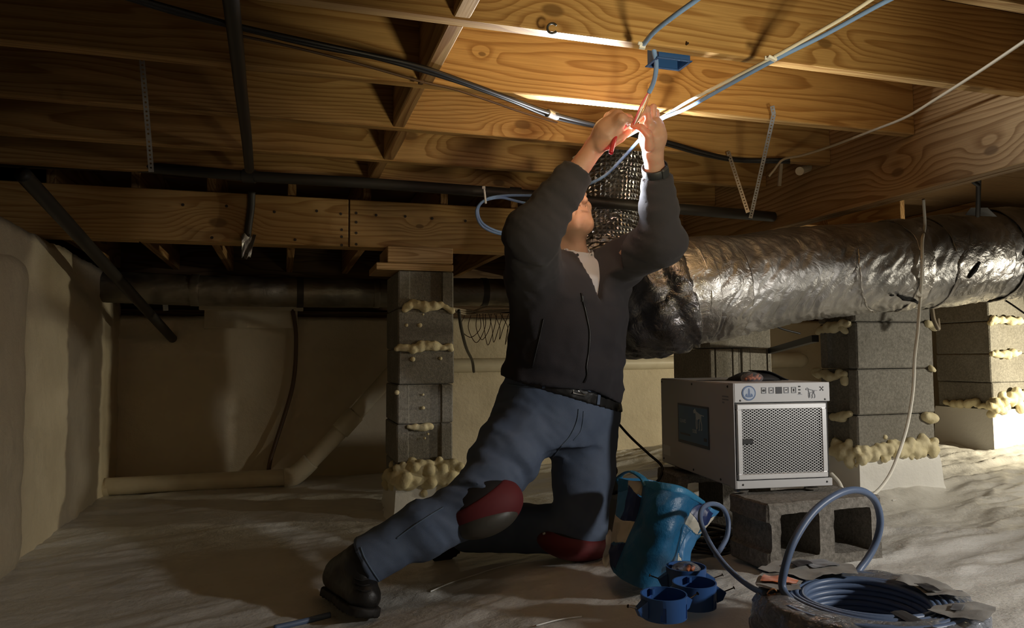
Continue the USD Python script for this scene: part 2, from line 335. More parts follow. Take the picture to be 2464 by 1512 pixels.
# ---------------------------------------------------------------- the setting
HC, JD, JT, SP = 1.46, 0.235, 0.038, 0.406
Y0 = onZ(1546, 103, HC)[1]
JY = [Y0 + SP * k for k in range(-4, 5)]            # near faces of the joists
BEAM_X, GY, GT, GB = 2.05, 3.50, 0.115, 1.235
def ss(t): t = np.clip(t, 0, 1); return t * t * (3 - 2 * t)
def floor_z(x, y): return 0.15 * ss((0.7 * x - 0.45 * (y - 2.2)) / 1.3)
def fold(x, y):
    w = 0.25 * (meshkit.fbm(np.stack([x * 0.8, y * 0.8, 0 * x], -1), 3, 5) - 0.5)
    q = np.stack([(x + w) * 1.3 + 0.5 * y, (y - 0.25 * x + w) * 5.0, 0 * x + 3.0], -1)
    a = meshkit.fbm(q, 4, 11); ridge = 1 - np.abs(2 * a - 1)
    b = meshkit.fbm(np.stack([x * 6, y * 11, 0 * x], -1), 3, 21)
    right = ss((x - 1.2) / 1.0)
    return -0.032 - 0.010 * right + (0.016 + 0.034 * right) * ridge**2 + 0.008 * b * (0.6 + right)
fl = grid_mesh(np.linspace(-1.6, 5.9, 420), np.linspace(-1.2, 5.0, 380), lambda x, y: np.stack([x, y, floor_z(x, y) + fold(x, y)], -1))
put(None, 'floor', fl, M['poly'], True, kind='structure', label='wrinkled white polyethylene vapour barrier over the ground')

def rough_wall(name, org, eu, ev, nrm, lu, lv, amp, label, seed, step=0.03):
    def fn(u, v):
        p = np.asarray(org) + u[..., None] * np.asarray(eu) + v[..., None] * np.asarray(ev)
        a = amp * (meshkit.fbm(p * 3.5, 4, seed) - 0.5) * 1.6 + amp * 0.5 * (meshkit.fbm(p * 16, 3, seed + 3) - 0.5)
        jt = np.minimum(np.abs((v / 0.2) % 1 - 0.5), 0.5); a = a - 0.35 * amp * np.exp(-((jt / 0.06) ** 2))
        return p + a[..., None] * np.asarray(nrm)
    return thick(grid_mesh(np.linspace(0, lu, int(lu / step) + 2), np.linspace(0, lv, int(lv / step) + 2), fn), 0.08)
WX, WY, WTOP = -1.0, 4.85, 0.98
put(None, 'wall_back', rough_wall('b', (WX - 0.1, WY, -0.05), (1, 0, 0), (0, 0, 1), (0, -1, 0), 7.0, WTOP + 0.05, 0.016, '', 3), M['wall'], True, kind='structure', label='cream foam-coated foundation wall at the back')
put(None, 'wall_left', rough_wall('l', (WX, WY + 0.05, -0.05), (0, -1, 0), (0, 0, 1), (1, 0, 0), 6.1, 1.25, 0.016, '', 9), M['wall'], True, kind='structure', label='cream foam-coated foundation wall on the left')
put(None, 'wall_right', cbox((5.85, -1.2, -0.1), (5.95, 5.0, 1.7)), M['wall'], False, kind='structure')
put(None, 'wall_front', cbox((-1.6, -1.3, -0.1), (5.95, -1.2, 1.7)), M['wall'], False, kind='structure')
# the thick foam-covered return of the left wall in front of the corner
def return_sdf(p):
    d = np.maximum(np.abs(p - np.array([-1.06, 2.35, 0.52])) - np.array([0.10, 0.72, 0.50]), 0); e = np.linalg.norm(d, axis=-1) - 0.07
    return e - 0.022 * (meshkit.fbm(p * 4.0, 3, 31) - 0.45) - 0.008 * meshkit.fbm(p * 16, 2, 33)
put(None, 'wall_left_return', sdfmesh(return_sdf, [(-1.06, 2.35, 0.55)], (0.24, 0.86, 0.70), 0.022, 3), M['wall'], True, kind='structure', label='foam-covered projecting end of the left wall')

ceil = thing('ceiling', kind='structure', label='unfinished wooden floor framing overhead')
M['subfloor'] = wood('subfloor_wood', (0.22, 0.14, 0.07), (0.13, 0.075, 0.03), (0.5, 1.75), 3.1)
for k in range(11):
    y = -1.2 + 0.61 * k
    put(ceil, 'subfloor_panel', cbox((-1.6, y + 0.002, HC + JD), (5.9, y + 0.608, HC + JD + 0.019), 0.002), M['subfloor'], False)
KN = {0: [((1330, 25), 0.020), ((1985, 105), 0.016)], 1: [((1602, 190), 0.020), ((1160, 130), 0.008)], 2: [((1258, 300), 0.022)], 3: [((985, 326), 0.024), ((815, 140), 0.0)], 4: [((1200, 440), 0.02)]}
KN[2].append(((818, 138), 0.0)); KL = {2: ((818, 138), 0.016), 3: ((525, 280), 0.02), 5: ((520, 536), 0.022)}
BX = np.array([onZ(px, py, HC)[0] for px, py in ((1093, 20), (1030, 110), (990, 250), (945, 340), (882, 470))]); BX0 = float(BX[:4].mean())
for i, y in enumerate(JY):
    j = i - 4
    if y > GY + 0.05: break
    kn = [(onY(*q, y), s) for q, s in KN.get(j, []) if s > 0]
    tone = 0.92 + 0.16 * ((i * 37) % 10) / 10; rr = ((i * 53) % 10) / 10
    m_ = wood(f'joist_wood_{i}', tuple(c * tone for c in EARLY), tuple(c * tone for c in LATE), (y + 0.05 + 0.05 * rr, HC + 0.06 + 0.12 * rr), 1.7 * i, kn, 62 + 22 * rr)
    put(ceil, 'floor_joist', cbox((BX0 - 0.1 if False else -1.5, y, HC), (BEAM_X, y + JT, HC + JD), 0.003), m_, False)
mB = wood('blocking_wood', (0.50, 0.31, 0.13), (0.30, 0.15, 0.05), (BX0 - 0.05, HC + 0.1), 9.0, (), 60, along=1)
for i in range(len(JY) - 1):
    if JY[i] < 0.4 or JY[i + 1] > GY + 0.05: continue
    x = BX0 + 0.012 * math.sin(i * 2.3)
    put(ceil, 'blocking', cbox((x, JY[i] + JT + 0.001, HC + 0.002), (x + JT, JY[i + 1] - 0.001, HC + JD - 0.002), 0.003), mB, False)
# joists of the far bay run the other way, from the girder to the back wall
for k, px in enumerate((255, 408, 547, 697, 838, 985, 1120, 1270, 1420, 1580, 1740, 1900, 2060, 2230, 2400)):
    x = onY(px, 640, WY - 0.15)[0]
    put(ceil, 'crossing_joist', cbox((x - 0.019, GY + GT + 0.005, 1.275), (x + 0.019, WY + 0.14, HC + JD - 0.001), 0.003), mB, False)
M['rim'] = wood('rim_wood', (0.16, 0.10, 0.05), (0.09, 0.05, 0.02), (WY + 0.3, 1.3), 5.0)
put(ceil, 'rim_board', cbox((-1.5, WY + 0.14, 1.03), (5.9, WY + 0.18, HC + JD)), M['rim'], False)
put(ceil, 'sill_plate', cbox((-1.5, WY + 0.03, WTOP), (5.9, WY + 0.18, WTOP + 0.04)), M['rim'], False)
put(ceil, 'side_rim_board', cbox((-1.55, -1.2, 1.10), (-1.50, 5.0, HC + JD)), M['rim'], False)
# ---------------------------------------------------------------- girder and beam
def lumber(seed, y, z): return wood(f'lumber_{seed}', tuple(c * (0.88 + 0.05 * (seed % 4)) for c in EARLY), LATE, (y, z), 2.3 * seed, GKN.get(seed, []), 58)
SEAM = onY(840, 560, GY)[0]
GKN = {1: [(onY(525, 536, GY), 0.028)], 2: [(onY(1010, 545, GY), 0.014)]}
gd = thing('girder', 'long wooden girder carrying the joists, crossing behind the man above the left block pier', 'beam', (SEAM, GY, GB))
mg = [lumber(1, GY + 0.04, GB + 0.16), lumber(2, GY + 0.06, GB + 0.02)]
for k in range(3):
    y = GY + 0.0385 * k; s = SEAM + (0, 1.1, -0.9)[k]
    put(gd, 'girder_board', cbox((-1.5, y, GB), (s - 0.003, y + 0.037, HC - 0.002), 0.003), mg[0], False)
    put(gd, 'girder_board', cbox((s + 0.003, y, GB), (5.8, y + 0.037, HC - 0.002), 0.003), mg[1], False)
M['nail'] = mat('nail_head', (0.05, 0.035, 0.025), 0.6, 0.5)
for px, py in ((820, 515), (822, 553), (822, 570), (822, 590), (857, 513), (857, 535), (857, 561), (857, 588), (762, 508), (660, 510), (710, 577), (545, 496), (440, 493), (905, 518), (975, 521), (1040, 526), (510, 572), (1120, 532), (935, 597)):
    c = onY(px, py, GY); put(gd, 'nail', lathe([(0, 0), (0.007, 0), (0.0065, 0.003), (0, 0.0035)], c + [0, 0.001, 0], (0, -1, 0), 8), M['nail'], 30)
bm = thing('cross_beam', 'dim wooden beam with a nailed hanger running away above the silver duct at the right', 'beam', (BEAM_X, 1.5, GB))
mbm = wood('beam_wood', (0.46, 0.30, 0.14), (0.27, 0.15, 0.055), (BEAM_X + 0.05, GB + 0.05), 17.0, [(onX(2385, 362, BEAM_X), 0.018), (onX(2160, 415, BEAM_X), 0.02)], 60, along=1)
for k in range(2):
    put(bm, 'beam_board', cbox((BEAM_X + 0.0385 * k, -1.1, GB + 0.03), (BEAM_X + 0.0385 * k + 0.037, GY - 0.005, HC + JD - 0.004), 0.003), mbm, False)

# ---------------------------------------------------------------- block piers with foam beads and plastic skirts
def foam_sdf(pts, rad, seed, k=0.010):
    r = np.random.default_rng(seed); blobs = []
    p = spline(pts, 10); L = np.concatenate([[0], np.cumsum(np.linalg.norm(np.diff(p, axis=0), axis=1))]); s = 0.0
    while s < L[-1]:
        i = min(np.searchsorted(L, s), len(p) - 1); q = r.uniform(0.6, 1.25) * rad * (0.55 + 0.45 * np.sin(np.pi * np.clip(s / L[-1], 0.06, 0.94)) ** 0.5)
        blobs.append((p[i] + r.normal(0, rad * 0.22, 3), q)); s += rad * r.uniform(0.45, 0.8)
    def fn(x):
        d = None
        for c, q in blobs:
            e = np.linalg.norm(x - c, axis=-1) - q; d = e if d is None else smin(d, e, k)
        return d - 0.004 * (meshkit.noise(x * 75, seed) - 0.5)
    return fn, np.array([b[0] for b in blobs])
def foam(parent, pts, rad, seed, h=None, **kw):
    fn, c = foam_sdf(pts, rad, seed)
    return put(parent, 'foam_bead', sdfmesh(fn, c, rad * 1.9, h or max(0.005, rad * 0.28), 1), M['foam'], True, **kw)
def skirt_foam(parent, pts, rad, seed):
    r = np.random.default_rng(seed); p = spline(pts, 14); blobs = []
    for q in p:
        for _ in range(2): blobs.append((q + r.normal(0, 1, 3) * [rad * 0.35, rad * 0.35, rad * 0.75], rad * r.uniform(0.45, 0.85)))
    def fn(x):
        d = None
        for c, q in blobs:
            e = np.linalg.norm(x - c, axis=-1) - q; d = e if d is None else smin(d, e, 0.007)
        return d
    return put(parent, 'foam_skirt', sdfmesh(fn, np.array([b[0] for b in blobs]), rad * 1.3, 0.0075, 1), M['foam'], True)
def block_mesh(lo, hi, grooves=(), c=0.006):
    """A concrete block; grooves = (axis, side, centre, width, depth) channels down its face."""
    lo, hi = np.array(lo, float), np.array(hi, float); v, f = tri(cbox(lo, hi, c))
    m = m3.Manifold(m3.Mesh(v.astype(np.float32), f.astype(np.uint32)))
    for ax, side, cen, wid, dep in grooves:
        a, b = lo - 0.01, hi + 0.01; o = 1 - ax
        a[o], b[o] = cen - wid / 2, cen + wid / 2
        if side < 0: a[ax], b[ax] = lo[ax] - 0.02, lo[ax] + dep
        else: a[ax], b[ax] = hi[ax] - dep, hi[ax] + 0.02
        w = b - a; t = 0.012 if wid > 0.05 else 0.002
        v, f = tri(cbox(a, b, 0.0001)); v = np.array(v)
        inner = (v[:, ax] > lo[ax]) if side < 0 else (v[:, ax] < hi[ax])
        v[inner, o] = cen + (v[inner, o] - cen) * (1 - t / wid * 2)
        m = m - m3.Manifold(m3.Mesh(v.astype(np.float32), f.astype(np.uint32)))
    return m
def pier(label, x0, x1, y0, y1, zs, styles, seed):
    t = thing('block_pier', label, 'pier', ((x0 + x1) / 2, (y0 + y1) / 2, 0)); r = np.random.default_rng(seed)
    for i in range(len(zs) - 1):
        j = r.uniform(-0.005, 0.005, 2); st = styles[i] if i < len(styles) else 'flat'; g = []
        a, b = (x0 + j[0], y0 + j[1], zs[i] + 0.001), (x1 + j[0], y1 + j[1], zs[i + 1] - 0.002)
        xm = (a[0] + b[0]) / 2; w = b[0] - a[0]
        if st == 'end': g = [(1, -1, xm, w * 0.66, 0.014)]
        if st == 'grooves': g = [(1, -1, a[0] + w * q, 0.012, 0.03) for q in (0.085, 0.36, 0.92)] + [(1, -1, a[0] + w * q, 0.006, 0.012) for q in (0.46, 0.64)] + [(1, -1, xm, 0.016, 0.05)]
        if st == 'side': g = [(0, -1, (a[1] + b[1]) / 2, (b[1] - a[1]) * 0.62, 0.02)]
        put(t, 'concrete_block', block_mesh(a, b, g), M['block'], 25)
    return t
def skirt(parent, x0, x1, y0, y1, z0, z1, flare=0.03, name='plastic_wrap'):
    """Plastic sheet wrapped around the foot of a pier, flaring onto the ground."""
    prof = [(z1, 0.004), (z1 - 0.03, 0.008), ((z0 + z1) / 2, 0.011), (z0 + 0.03, 0.013), (z0 + 0.004, 0.02), (z0 - 0.012, 0.02 + flare)]
    n = 80; s = np.linspace(0, 1, n, endpoint=False); per = np.array([(x0, y0), (x1, y0), (x1, y1), (x0, y1), (x0, y0)])
    d = np.concatenate([[0], np.cumsum(np.linalg.norm(np.diff(per, axis=0), axis=1))]); L = d[-1]
    xy = np.stack([np.interp(s * L, d, per[:, 0]), np.interp(s * L, d, per[:, 1])], 1); c = np.array([(x0 + x1) / 2, (y0 + y1) / 2])
    hw = np.array([(x1 - x0) / 2, (y1 - y0) / 2]); out = np.sign(np.round((xy - c) / hw * 1.0001, 3)) * (np.abs((xy - c) / hw) > 0.97)
    V = []
    for z, o in prof:
        w = 0.007 * meshkit.fbm(np.stack([xy[:, 0] * 14, xy[:, 1] * 14, np.full(n, z * 9)], -1), 3, 4); q = xy + out * (o + w)[:, None]
        V.append(np.column_stack([q, np.full(n, z)]))
    V = np.vstack(V); k = len(prof); i, j = np.meshgrid(np.arange(k - 1), np.arange(n), indexing='ij')
    q = np.stack([i * n + j, (i + 1) * n + j, (i + 1) * n + (j + 1) % n, i * n + (j + 1) % n], -1).reshape(-1, 4)
    return put(parent, name, thick(trimesh.Trimesh(V, np.vstack([q[:, [0, 1, 2]], q[:, [0, 2, 3]]]), process=False), 0.0015), M['wrap'], 40)

PY = GY - 0.06
xa, xb = onY(957, 900, PY)[0], onY(1091, 900, PY)[0]
zt = [onY(1020, y, PY)[2] for y in (1212, 1115, 1020, 925, 838, 742, 652)]; zt[0] = -0.01
p1 = pier('grey block pier with pale foam beads in its joints, left of the man', xa, xb, PY, PY + 0.39, zt, ['flat', 'end', 'end', 'flat', 'flat', 'end'], 1)
def fp(*q): return [onY(x, y, PY - 0.010) for x, y in q]
foam(p1, fp((972, 742), (990, 733), (1015, 735), (1040, 738), (1062, 735), (1088, 745)), 0.022, 1)
foam(p1, fp((955, 835), (985, 838), (1020, 832), (1050, 834), (1092, 837)), 0.020, 2)
foam(p1, fp((986, 1026), (1010, 1030), (1046, 1024)), 0.015, 3)
skirt_foam(p1, fp((958, 1150), (990, 1148), (1030, 1146), (1070, 1144), (1098, 1140)), 0.036, 4)
skirt_foam(p1, [onX(950, 1150, xa - 0.012), onX(930, 1150, xa - 0.012)], 0.032, 5)
skirt(p1, xa, xb, PY, PY + 0.39, floor_z(xa, PY) - 0.015, onY(1020, 1165, PY)[2])
for k, (px, py) in enumerate(((1018, 950), (1018, 982), (993, 865), (1030, 1045), (978, 783), (1010, 783), (1018, 757), (1060, 863), (955, 945), (1022, 1055))):
    put(p1, 'foam_speck', trimesh.creation.icosphere(1, 0.006 + 0.003 * (k % 3)).apply_transform(trimesh.transformations.translation_matrix(onY(px, py, PY - 0.002))), M['foam'], True)
msh = wood('shim_wood', (0.55, 0.36, 0.17), (0.34, 0.19, 0.07), (PY, 1.2), 8.0)
put(p1, 'shim_board', cbox((xa - 0.10, PY - 0.005, zt[-1] + 0.001), (xb + 0.0, PY + 0.30, zt[-1] + 0.034)), msh, False)
put(p1, 'shim_board', cbox((xa - 0.05, PY - 0.02, zt[-1] + 0.035), (xb - 0.005, PY + 0.28, GB - 0.001)), msh, False)

xc = onY(1708, 850, PY)[0]
zm = [0.0, 0.19, 0.38, 0.57, onY(1780, 838, PY)[2], onY(1780, 838, PY)[2] + 0.19, onY(1780, 838, PY)[2] + 0.38]; zm = [zm[4] - 0.19 * k for k in (4, 3, 2, 1)] + zm[4:]
p2 = pier('block pier with upright grooves behind the dehumidifier, under the flexible duct', xc, xc + 0.385, PY, PY + 0.385, zm + [GB], ['flat', 'flat', 'flat', 'grooves', 'flat'], 2)
skirt(p2, xc, xc + 0.385, PY, PY + 0.385, floor_z(xc, PY) - 0.02, 0.22)

RY = 2.50; xr = onY(2061, 900, RY)[0]; xr2 = onY(2246, 900, RY)[0]
zr = [onY(2160, y, RY)[2] for y in (997, 887, 775)]; zr = [zr[0] - 0.19 * 3, zr[0] - 0.19 * 2, zr[0] - 0.19] + zr + [GB - 0.01]
p3 = pier('wide block pier behind the white hanging cord at the right, foam along its white skirt', xr, xr2, RY, RY + 0.22, zr, ['side', 'side', 'side', 'side', 'side', 'side'], 3)
def fr(*q): return [onY(x, y, RY - 0.008) for x, y in q]
def frs(*q): return [onX(x, y, xr - 0.010) for x, y in q]
skirt_foam(p3, fr((2066, 1095), (2110, 1088), (2160, 1082), (2210, 1078), (2252, 1074)), 0.024, 6)
skirt_foam(p3, frs((2050, 1090), (2030, 1085), (2008, 1075)), 0.026, 7)
foam(p3, frs((1968, 800), (1990, 790), (2015, 785), (2045, 778)), 0.019, 8)
foam(p3, frs((2025, 788), (2036, 800)), 0.015, 18)
foam(p3, frs((1958, 895), (1980, 903), (2010, 905), (2032, 900)), 0.019, 9)
foam(p3, frs((2030, 905), (2033, 925)), 0.014, 19)
foam(p3, frs((2005, 1005), (2025, 1003), (2048, 997)), 0.019, 10)
foam(p3, fr((2222, 1003), (2235, 1006), (2250, 1003)), 0.020, 11)
foam(p3, fr((2238, 885), (2246, 893)), 0.016, 12)
foam(p3, fr((2240, 780), (2252, 790)), 0.020, 13)
zf = floor_z(xr, RY)
skirt(p3, xr, xr2, RY, RY + 0.22, zf - 0.012, onY(2160, 1100, RY)[2], 0.06)
put(p3, 'blob_of_foam', trimesh.creation.icosphere(2, 0.012).apply_transform(trimesh.transformations.translation_matrix(onY(2248, 1003, RY))), M['foam'], True)

FY = PY; xf = onY(2381, 850, FY)[0]
zq = [onY(2420, y, FY)[2] for y in (920, 851, 773, 695)]; zq = [zq[0] - 0.39, zq[0] - 0.195] + zq
p4 = pier('brightly lit far block pier at the right edge, cream foam in every joint', xf, xf + 0.39, FY, FY + 0.39, zq + ([zq[-1] + 0.19] if zq[-1] + 0.24 < GB else []) + [GB - 0.004], ['end', 'end', 'end', 'end', 'end', 'flat'], 4)
def ff(*q): return [onY(x, y, FY - 0.010) for x, y in q]
foam(p4, ff((2382, 772), (2410, 770), (2440, 773), (2475, 774)), 0.022, 14)
foam(p4, ff((2384, 850), (2410, 853), (2455, 850)), 0.022, 15)
skirt_foam(p4, ff((2386, 980), (2400, 972), (2440, 962), (2480, 968)), 0.032, 16)
foam(p4, [onX(2375, 975, xf - 0.01), onX(2330, 972, xf - 0.01), onX(2275, 970, xf - 0.01)], 0.026, 17)
skirt(p4, xf, xf + 0.39, FY, FY + 0.39, floor_z(xf, FY) - 0.02, onY(2420, 985, FY)[2])

# ---------------------------------------------------------------- ducts
def foil(name, base, rough, scale, strength, grid=False, **kw):
    nodes = {'g': ('geometry', {}), 'n': ('noise_texture', {'scale': scale, 'detail': 6, 'roughness': 0.6, 'distortion': 0.8}), 'b': ('bump', {'strength': strength, 'distance': 0.012}),
             'n2': ('noise_texture', {'scale': 6, 'detail': 4}), 'r': ('rgb_ramp', {'ramp': [(0.35, tuple(0.55 * x for x in base)), (0.6, base)]}), 'p': ('principled_bsdf', {'metallic': kw.get('metallic', 0.92), 'roughness': rough})}
    links = [('g.position', 'n.vector'), ('g.position', 'n2.vector'), ('n2.fac', 'r.fac'), ('r.color', 'p.base_color'), ('n.fac', 'b.height'), ('b.normal', 'p.normal')]
    if grid:
        nodes |= {'m': ('mapping', {'scale': (58, 58, 58)}), 'fr': ('vector_math', {'math_type': 'fraction'}), 'sb': ('vector_math', {'math_type': 'subtract', 'vector2': (0.5, 0.5, 0.5)}), 'ab': ('vector_math', {'math_type': 'absolute'}),
                  'sx': ('separate_xyz', {}), 'mx': ('math', {'math_type': 'maximum'}), 'st': ('map_range', {'from_min': 0.45, 'from_max': 0.5, 'to_min': 0.0, 'to_max': 1.0}), 'ad': ('math', {'math_type': 'multiply_add', 'value2': 0.22})}
        links = [l for l in links if l != ('n.fac', 'b.height')] + [('g.position', 'm.vector'), ('m.vector', 'fr.vector1'), ('fr.vector', 'sb.vector1'), ('sb.vector', 'ab.vector1'), ('ab.vector', 'sx.vector'), ('sx.x', 'mx.value1'), ('sx.z', 'mx.value2'), ('mx.value', 'st.value'),
                  ('st.result', 'ad.value1'), ('n.fac', 'ad.value3'), ('ad.value', 'b.height')]
    return usdkit.material(stage, LK + name, nodes, links, surface='p.BSDF')
M['foil'] = foil('duct_foil', (0.60, 0.585, 0.56), 0.42, 16, 0.55)
M['foil_tape'] = foil('foil_tape', (0.70, 0.67, 0.62), 0.30, 22, 0.6)
M['flex'] = foil('flex_jacket', (0.30, 0.29, 0.29), 0.2, 16, 1.0)
M['scrim'] = foil('scrim_foil', (0.78, 0.78, 0.80), 0.26, 16, 0.45, grid=True)
M['old_foil'] = foil('dull_foil', (0.34, 0.31, 0.25), 0.5, 12, 0.4)

def duct_surface(path, radius, n_around, wrinkle, seed, rings=0.0, ring_pitch=0.03):
    p = np.asarray(path); t, A, B = frames(p); s = np.concatenate([[0], np.cumsum(np.linalg.norm(np.diff(p, axis=0), axis=1))]); g = np.arange(n_around) * 2 * np.pi / n_around
    rad = np.broadcast_to(radius, (len(p),))[:, None] * np.ones((1, n_around)); S, G = s[:, None], g[None, :]
    q = np.stack([S * 22 + 2.0 * np.sin(G * 2), 1.6 * np.cos(G) + 0 * S, 1.6 * np.sin(G) + 0 * S], -1)
    w = meshkit.fbm(q, 4, seed); rad = rad + wrinkle * (1 - 2 * np.abs(2 * w - 1)) + rings * np.abs(np.sin(np.pi * S / ring_pitch))
    v = p[:, None] + rad[..., None] * (np.cos(G)[..., None] * A[:, None] + np.sin(G)[..., None] * B[:, None]); n, k = len(p), n_around
    i, j = np.meshgrid(np.arange(n - 1), np.arange(k), indexing='ij'); f = np.stack([i * k + j, i * k + (j + 1) % k, (i + 1) * k + (j + 1) % k, (i + 1) * k + j], -1).reshape(-1, 4)
    return trimesh.Trimesh(v.reshape(-1, 3), np.vstack([f[:, [0, 1, 2]], f[:, [0, 2, 3]]]), process=False)
dpx = [(1640, 702, 2.62), (1760, 690, 2.68), (1900, 664, 2.76), (2060, 648, 2.82), (2220, 634, 2.90), (2360, 617, 2.98), (2480, 605, 3.06), (2640, 590, 3.15)]
dpath = spline([P(*q) for q in dpx], 40)
nd = len(dpath); sd = np.linspace(0, 1, nd)
drad = np.interp(sd, [0, 0.08, 0.16, 0.45, 0.6, 0.8, 1], [0.178, 0.180, 0.172, 0.163, 0.170, 0.172, 0.165])
wr = 0.010
dk = thing('foil_duct', 'large silver foil-wrapped round duct crossing the right side behind the dehumidifier', 'duct', dpath[nd // 2])
md = duct_surface(dpath, drad, 150, 0.011, 41)
put(dk, 'foil_sleeve', thick(md, 0.004), M['foil'], True)
def band(i0, i1, extra, seed): return thick(duct_surface(dpath[i0:i1], drad[i0:i1] + extra, 150, 0.007, seed), 0.004)
for i0, i1, ex, sd_ in ((0, 34, 0.006, 51), (138, 146, 0.008, 52), (158, 196, 0.007, 53), (203, 222, 0.012, 54)):
    put(dk, 'foil_tape', band(i0, i1, ex, sd_), M['foil_tape'], True)
M['hole'] = mat('torn_foil_dark', (0.01, 0.01, 0.01), 0.9)
dm = trimesh.Trimesh(*tri(md), process=False)
for pts, w in ((((2158, 708), (2172, 716), (2190, 719), (2206, 727)), 0.008), (((2138, 708), (2148, 709)), 0.004), (((2328, 668), (2340, 650), (2355, 632)), 0.011)):
    h = hits(dm, pts, 0.006)
    if len(h) > 2: put(dk, 'tear', tube(h, w * (0.4 + 0.6 * np.sin(np.linspace(0.1, 3.0, len(h)))), 6, 1.0), M['hole'], True)
seam = hits(dm, ((2063, 600), (2066, 650), (2072, 700), (2085, 735), (2110, 752)), 0.008, 10)
put(dk, 'tape_edge', tube(seam, 0.0035, 6), M['foil_tape'], True)

fpath = spline([P(1740, 692, 2.665), P(1650, 702, 2.625), P(1575, 728, 2.66), P(1505, 735, 2.80), P(1455, 690, 2.98), P(1445, 620, 3.10), P(1455, 530, 3.14), P(1470, 430, 3.13), P(1480, 360, 3.12)], 26)
nf = len(fpath); frad = np.interp(np.linspace(0, 1, nf), [0, 0.115, 0.14, 0.2, 0.42, 0.6, 1], [0.13, 0.145, 0.176, 0.178, 0.165, 0.14, 0.125])
fx = thing('flexible_duct', 'crinkled dark shiny flexible duct curling behind the man and up to the joists', 'duct', fpath[nf // 3])
cut = int(nf * 0.62)
put(fx, 'flex_jacket', thick(duct_surface(fpath[:cut + 1], frad[:cut + 1], 110, 0.016, 61, 0.013, 0.05), 0.003), M['flex'], True)
put(fx, 'scrim_sleeve', thick(duct_surface(fpath[cut:], frad[cut:], 110, 0.010, 63), 0.003), M['scrim'], True, label='sleeve with a silver scrim grid')
put(fx, 'loose_tape', thick(duct_surface(fpath[19:33], np.maximum(frad[19:33], 0.172) + 0.010, 110, 0.008, 64), 0.003), M['foil_tape'], True)

bp = [onY(px, py, 4.42) for px, py in ((205, 688), (500, 700), (730, 704), (930, 706), (1100, 703), (1290, 706))]
bpath = spline(bp, 40)
bd = thing('round_duct', 'long thin dull grey round duct along the back wall, passing behind the left block pier', 'duct', bpath[0])
put(bd, 'duct_sleeve', thick(duct_surface(bpath, 0.082, 64, 0.004, 71), 0.003), M['old_foil'], True)
for x in (480, 728, 905, 1155):
    c = onY(x, 0, 4.42)[0]; i = int(np.argmin(np.abs(bpath[:, 0] - c))); put(bd, 'strap', thick(duct_surface(bpath[max(i - 1, 0):i + 3], 0.087, 64, 0.002, 73), 0.003), M['iron'] if x in (728, 1155) else M['old_foil'], True)

# ---------------------------------------------------------------- pipes and hangers
def solo(name, mesh, m, label, cat, smooth=35, group=None, kind=None): return put(None, name, mesh, m, smooth, label, kind, cat, group)
gp = spline([P(-60, 382, 3.05), P(40, 392, 3.0), P(330, 402, 2.95), P(600, 424, 2.95), P(900, 442, 2.98), P(1250, 468, 3.0), P(1480, 490, 2.98), P(1680, 507, 3.02), P(1860, 522, 3.2)], 10)
bk = thing('black_pipe', 'long black pipe slung under the joists from the left side to behind the man', 'pipe', gp[0])
put(bk, 'pipe_run', tube(gp, 0.022, 16), M['iron'], True)
for px, py, Z in ((600, 424, 2.95), (1240, 467, 3.0)):
    put(bk, 'coupling', cyl(P(px - 14, py - 1, Z), P(px + 14, py + 1, Z), 0.027, 18), M['iron'], 30)
dr = [P(55, 420, 2.4)]; e = onY(415, 815, WY - 0.0)
solo('diagonal_pipe', tube(np.array(dr + [e]), 0.026, 14), M['iron'], 'dark pipe slanting down from the upper left to the back wall', 'pipe', True)
vp = spline([onZ(552, -30, 1.436), onZ(566, 90, 1.436), onZ(580, 220, 1.436), onZ(593, 330, 1.434), onZ(600, 408, 1.43)], 12)
solo('dark_overhead_pipe', tube(vp, 0.017, 12), M['iron'], 'narrow dark pipe crossing under the joists toward the girder at the upper left', 'pipe', True)
hs = [onY(606, 462, GY - 0.02), onY(604, 500, GY - 0.012), onY(598, 545, GY - 0.012), onY(594, 580, GY - 0.015), onY(600, 622, GY - 0.015)]
hg = thing('hanging_tube_end', 'short dark tube strapped upright against the girder, torn tape at its foot', 'pipe', hs[0])
put(hg, 'tube_run', tube(spline(hs[:4], 8), 0.016, 12), M['iron'], True)
put(hg, 'torn_tape', thick(grid_mesh(np.linspace(0, 1, 6), np.linspace(0, 1, 8), lambda u, v: np.array(hs[3]) + [-0.02, -0.024, 0.02] + np.stack([u * 0.06 * (1 - 0.4 * v), -0.012 * np.sin(6 * u + 4 * v), -v * 0.10 + 0.01 * np.sin(9 * u)], -1)), 0.002), M['galv'], True)
put(hg, 'strap_end', bar(hs[3] + [0, -0.02, -0.06], hs[4] + [0, -0.02, 0], 0.02, 0.003), M['iron'], False)

def perforated(name, pts, width, label):
    """Punched steel hanger strap along a polyline."""
    p = [np.asarray(q) for q in pts]; out = []
    face = unit(CAM - p[0])
    for a, b in zip(p[:-1], p[1:]):
        L = np.linalg.norm(b - a); ey = unit(b - a); ex = unit(np.cross(ey, face)); s = sbox(-width / 2, 0, width / 2, L)
        n = int(L / (width * 0.85))
        for k in range(n): s = s.difference(Point(0, (k + 0.6) * width * 0.85).buffer(width * 0.2, 3))
        out.append(flatshape(s, a, ex, ey, 0.0012))
    return solo(name, out, M['galv'], label, 'strap', False)
perforated('hanger_strap', [P(340, 128, 2.0), P(350, 240, 2.02), P(358, 335, 2.05), P(364, 414, 2.08)], 0.014, 'punched steel hanger strap dangling at the far upper left, longer of two')
perforated('hanger_strap', [P(386, 252, 2.6), P(382, 292, 2.62)], 0.018, 'short faint punched strap beside the longer strap at the upper left')
